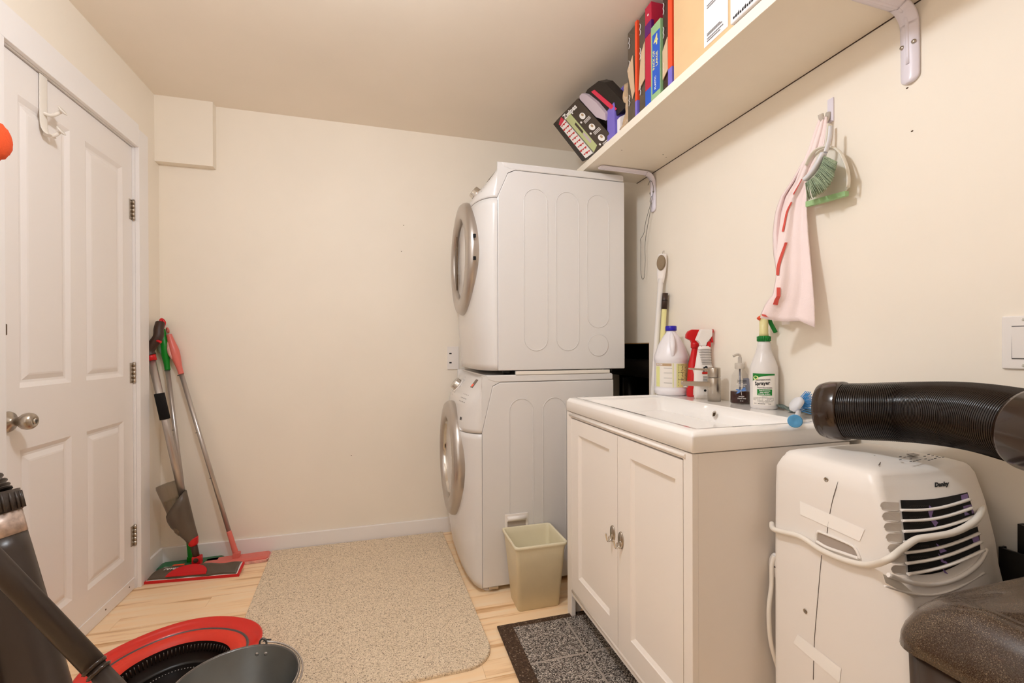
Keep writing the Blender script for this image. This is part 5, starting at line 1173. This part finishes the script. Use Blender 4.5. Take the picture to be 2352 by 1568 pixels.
# front grille
def onfront(px, py, o=0):
    p = P(px, py, 'Y', .62)
    for _ in range(22):
        z = min(max(p.z, .02), .838); rg = acring(z)[6:27]; x = p.x; yy = rg[0].y
        for a, b in zip(rg, rg[1:]):
            if a.x <= x <= b.x and b.x > a.x: yy = a.y+(b.y-a.y)*(x-a.x)/(b.x-a.x)
        if x > rg[-1].x: yy = rg[-1].y
        p = P(px, py, 'Y', yy-o)
    return p
def fpatch(pts, m, o, name): return MB().add([onfront(x, y_, o) for x, y_ in pts], [tuple(range(len(pts)))]).build(name, m, t)
L0 = [(2068, 1148), (2073, 1190), (2078, 1240), (2084, 1290), (2086, 1319)]; R0 = [(2222, 1130), (2232, 1160), (2242, 1195), (2250, 1230), (2252, 1262)]
k = MB(); n_ = 30; NR = 20
cols = []
def il(L_, t_): t_ *= 4; a = min(3, int(t_)); q = t_-a; return (L_[a][0]+(L_[a+1][0]-L_[a][0])*q, L_[a][1]+(L_[a+1][1]-L_[a][1])*q)
for i in range(n_+1):
    s = i/n_; col = []
    for j in range(NR+1):
        la, ra = il(L0, j/NR), il(R0, j/NR); x = la[0]+(ra[0]-la[0])*s; y_ = la[1]+(ra[1]-la[1])*s+(6+14*(j/NR)**3)*math.sin(s*PI)
        col.append(onfront(x, y_, .0030))
    cols.append(col)
k.add([p for c_ in cols for p in c_], [(i*(NR+1)+j, (i+1)*(NR+1)+j, (i+1)*(NR+1)+j+1, i*(NR+1)+j+1) for i in range(n_) for j in range(NR)]); gr = k.build('grille_opening', 'black_matte', t, label='black louvre opening')
for j in range(7):
    yl_ = 1171+j*24.5; xl_ = 2070+j*2.6; xr_ = 2228+j*5.2; yr_ = 1146+j*19.5
    pts = [(xl_+(xr_-xl_)*i/8, yl_+(yr_-yl_)*(i/8)+9*math.sin(PI*i/8)) for i in range(9)]
    MB().tube([onfront(x, y_, .0065) for x, y_ in pts], .0026, 8, 3, flat=1.4).build('louvre_slat', 'ac_white', t)
    yc_ = 1161+j*24.3; xe = 2064+j*2.7; xl_ = 2022+j*4.2
    pill = [(xe, yc_+9.5+1.5), (xl_+10, yc_+9)]+[(xl_+10-10*math.sin(q), yc_+9*math.cos(q)) for q in [PI*i/8 for i in range(1, 8)]]+[(xl_+10, yc_-9), (xe, yc_-9+1.5)]
    MB().prism([onfront(x, y_, .0012) for x, y_ in pill], (0, .001, 0)).build('louvre_pocket', 'pocket_shade', t)  # pockets are flat; the darker grey paints the shade of their hollows
    MB().tube([onfront(x, y_, .0016) for x, y_ in [(xl_+1, yc_+3), (xl_+4, yc_+8), (xl_+12, yc_+10.5), (xe, yc_+12)]], .0009, 6, 3).build('pocket_edge', 'ac_white', t)
for q in (((2135, 1160), (2145, 1170), (2140, 1185), (2155, 1200), (2148, 1210), (2138, 1195), (2132, 1175)), ((2150, 1247), (2175, 1265), (2160, 1270)), ((2155, 1270), (2182, 1298), (2162, 1290)), ((2160, 1298), (2178, 1318), (2170, 1316)), ((2207, 1137), (2222, 1133), (2226, 1150), (2210, 1156)), ((2212, 1162), (2231, 1158), (2238, 1178), (2216, 1184)), ((2230, 1228), (2246, 1224), (2250, 1242), (2236, 1246))):
    fpatch(q, 'fin_purple', .0036, 'swing_fin')
k = MB()
for i in range(9):
    for j in range(12):
        x = 2090+i*5; y_ = 1160+j*13
        a, b = onfront(x, y_, .0030), onfront(x+4, y_+5, .0030); c_, d_ = onfront(x+4, y_, .0030), onfront(x, y_+5, .0030)
        w_ = Vector((0, 0, .0004)); k.add([a, b, b+w_, a+w_], [(0,1,2,3)]); k.add([c_, d_, d_+w_, c_+w_], [(0,1,2,3)])
o = k.build('filter_mesh', 'mesh_grey', t); o['kind'] = 'stuff'
MB().tube([onfront(x, y_, .003) for x, y_ in ((2040, 1320), (2080, 1334), (2140, 1342), (2200, 1328), (2246, 1296), (2266, 1262))], .0045, 8, 4, flat=.8).build('grille_lip', 'ac_white', t)
MB().tube([onfront(x, y_, .001) for x, y_ in ((2032, 1345), (2080, 1360), (2140, 1366), (2200, 1350), (2260, 1315))], .002, 8, 4).build('grille_lip', 'ac_white', t)
pD = onfront(2163, 1112, .002); pd2 = onfront(2175, 1112, .002); rr_d = (pd2-pD).normalized()
lettering('Danby', 13.5, lambda a, b_: onfront(2163+a, 1112-b_-a*.10, .0012), 'ink_black', t, bold=.06, sx=.9)
MB().prism([onfront(x, y_, .0012) for x, y_ in ((2028, 1318), (2068, 1335), (2110, 1372), (2100, 1374), (2034, 1338))], (0, .001, 0)).build('trim_line', 'plastic_offwhite', t)
for x in (AX0+.04, AX1-.04):
    for y_ in (.63, .87): MB().lathe([(.012, 0), (.012, .014)], (x, y_, 0), (0,0,1), 14).build('caster', 'black_plastic', t)
# power cord round the unit
cp = [P(1778, 1196, 'Y', .925), onleft(1776, 1214, .008), onleft(1800, 1222, .009), onleft(1838, 1232, .009), onleft(1885, 1262, .009), onleft(1940, 1286, .009), onleft(1995, 1297, .012)]
cp += [onfront(2040, 1284, .012), onfront(2075, 1258, .012), onfront(2105, 1238, .014), onfront(2140, 1232, .014), onfront(2185, 1224, .014), onfront(2225, 1206, .014), onfront(2250, 1182, .012), Vector((AX1+.026, .665, .765)), Vector((AX1+.034, .71, .79)), Vector((AX1+.035, .80, .80))]
cp[0] = Vector((AX0+.01, AYB+.008, cp[1].z+.004))
tag(MB().tube(cp, .0062, 12, 5).build('power_cord', 'plastic_offwhite', loc=cp[1]), 'thick white power cord wrapped round the air conditioner front', 'cord')
cp = [P(1779, 1275, 'Y', .926), P(1773, 1300, 'Y', .928), P(1772, 1345, 'Y', .927), P(1766, 1400, 'Y', .926), P(1770, 1470, 'Y', .925), P(1786, 1530, 'Y', .925), P(1803, 1575, 'Y', .926), P(1815, 1640, 'Y', .926), Vector((1.00, .926, .012)), Vector((1.1, .93, .006))]
tag(MB().tube(cp, .0055, 12, 5).build('power_cord', 'plastic_offwhite', loc=cp[-2]), 'white cord hanging down between cabinet and air conditioner', 'cord')
c_ = P(1781, 1298, 'Y', .928); t = thing('cord_plug', 'white round plug behind the air conditioner beside the cabinet', 'plug', c_)
MB().lathe([(.0, -.008), (.015, -.006), (.017, 0), (.015, .008), (0, .009)], c_, (1, 0, 0), 24, sx=1.9, ref=(0,0,1)).build('plug_body', 'plastic_white', t)
MB().box(c_+Vector((-.010, -.018, -.001)), c_+Vector((.006, .0, .001))).build('plug_slot', 'black_matte', t)
# ================================================================== EXHAUST HOSE
pc = [Vector((1.060, .868, .950)), Vector((1.082, .800, .955)), Vector((1.116, .700, .965)), Vector((1.100, .600, .972)), Vector((1.070, .505, .968)), Vector((1.04, .40, .955)), Vector((1.02, .30, .94))]
path = smooth_path(pc, 60); L = [0]
for a, b in zip(path, path[1:]): L.append(L[-1]+(b-a).length)
def at_(s):
    for i in range(len(L)-1):
        if s <= L[i+1]: q = (s-L[i])/(L[i+1]-L[i]+1e-9); return path[i].lerp(path[i+1], q)
    return path[-1]
t = thing('exhaust_hose', 'large dark brown ribbed exhaust hose lying over the air conditioner', 'hose', (1.09, .7, .885))
HR = .0665; s0_, s1_ = .045, .395; N = 92; rings = []
for i in range(N*4+1):
    s = s0_+(s1_-s0_)*i/(N*4); p = at_(s); d_ = (at_(s+.002)-at_(s-.002 if s > .002 else 0)).normalized(); u_ = d_.cross(Vector((0,0,1))).normalized(); v_ = d_.cross(u_)
    rr = HR-.004+.004*(1, .5, 0, .5)[i % 4]
    rings.append([p+u_*rr*math.cos(2*PI*j/40)+v_*rr*math.sin(2*PI*j/40) for j in range(40)])
MB().ring_loft(rings, False, False).build('ribbed_hose', 'hose_brown', t)
def cuff(sa, sb, prof, m, name):
    k = MB(); rs = []
    for q, r_ in prof:
        s = sa+(sb-sa)*q; p = at_(max(0, s)); d_ = (at_(max(0, s)+.01)-at_(max(0, s-.01))).normalized(); u_ = d_.cross(Vector((0,0,1))).normalized(); v_ = d_.cross(u_)
        if s < 0: p = p+d_*s
        rs.append([p+u_*r_*math.cos(2*PI*j/56)+v_*r_*math.sin(2*PI*j/56) for j in range(56)])
    return k.ring_loft(rs, False, False).build(name, m, t)
cuff(.0, .05, [(0, HR-.006), (0, HR-.001), (.12, HR+.001), (.25, HR+.003), (.35, HR+.003), (.38, HR+.0045), (.9, HR+.0045), (1, HR+.0035), (1, HR-.004)], 'hose_cap', 'end_collar')
cuff(.394, .60, [(0, HR-.004), (0, HR+.004), (.03, HR+.0055), (.5, HR+.006), (1, HR+.006)], 'hose_cap', 'end_connector')
for s in (.42,):
    for k_ in (0, 1): pass
# ================================================================== BLACK PANELS AND LIDDED BOX, RIGHT FOREGROUND
for (xa, ya, yb, zt, lb) in ((1.250, .33, .629, .686, 'black plastic board standing nearer the air conditioner'), (1.274, .28, .611, .738, 'taller black plastic board leaning against the right wall')):
    t = thing('folding_board', lb, 'board', (xa, (ya+yb)/2, 0), 'black boards by the right wall')
    MB().box((xa-.003, ya, 0), (xa+.003, yb-.001, zt-.001), .001).build('sheet', 'black_plastic', t)
    MB().box((xa-.0032, yb-.005, 0), (xa+.014, yb, zt), .001).build('edge_flange', 'black_plastic', t)
t = thing('storage_bin', 'dusty dark brown lidded plastic bin at the lower right', 'bin', (1.0, .28, 0))
bx_a, bx_b, by_a, by_b = .722, 1.215, .06, .500
def lidz(y_, X): s = (y_-by_a)/(by_b-by_a); return .735+.040*math.sin(PI*min(1, max(0, s)))-.0*X
def ringb(e, z, r_=.06, dome=0):
    out = rrect((bx_a+bx_b)/2, (by_a+by_b)/2, (bx_b-bx_a)/2-e, (by_b-by_a)/2-e, r_, 0, 8)
    return [Vector((p.x, p.y, z+dome*.040*math.sin(PI*min(1, max(0, (p.y-by_a)/(by_b-by_a)))))) for p in out]
MB().ring_loft([ringb(.05, .0), ringb(.03, .02), ringb(.012, .40), ringb(.006, .672, dome=.6)]).build('tub', 'brown_black', t)
MB().ring_loft([ringb(.006, .660, dome=.6), ringb(-.001, .662, dome=.6), ringb(.000, .678, dome=.7), ringb(.003, .690, dome=.8), ringb(.014, .712, dome=.95), ringb(.030, .728, dome=1), ringb(.044, .733, dome=1), ringb(.050, .731, dome=1), ringb(.056, .731, dome=1), ringb(.10, .737, dome=1), ringb(.19, .742, dome=1)], False, True).build('lid', 'dusty_lid', t)
MB().prism([(bx_a+.009, .40, .600), (bx_a+.009, .25, .610), (bx_a+.009, .25, .560), (bx_a+.009, .38, .560)], (-.006, 0, 0)).build('handle_slot', 'black_matte', t)
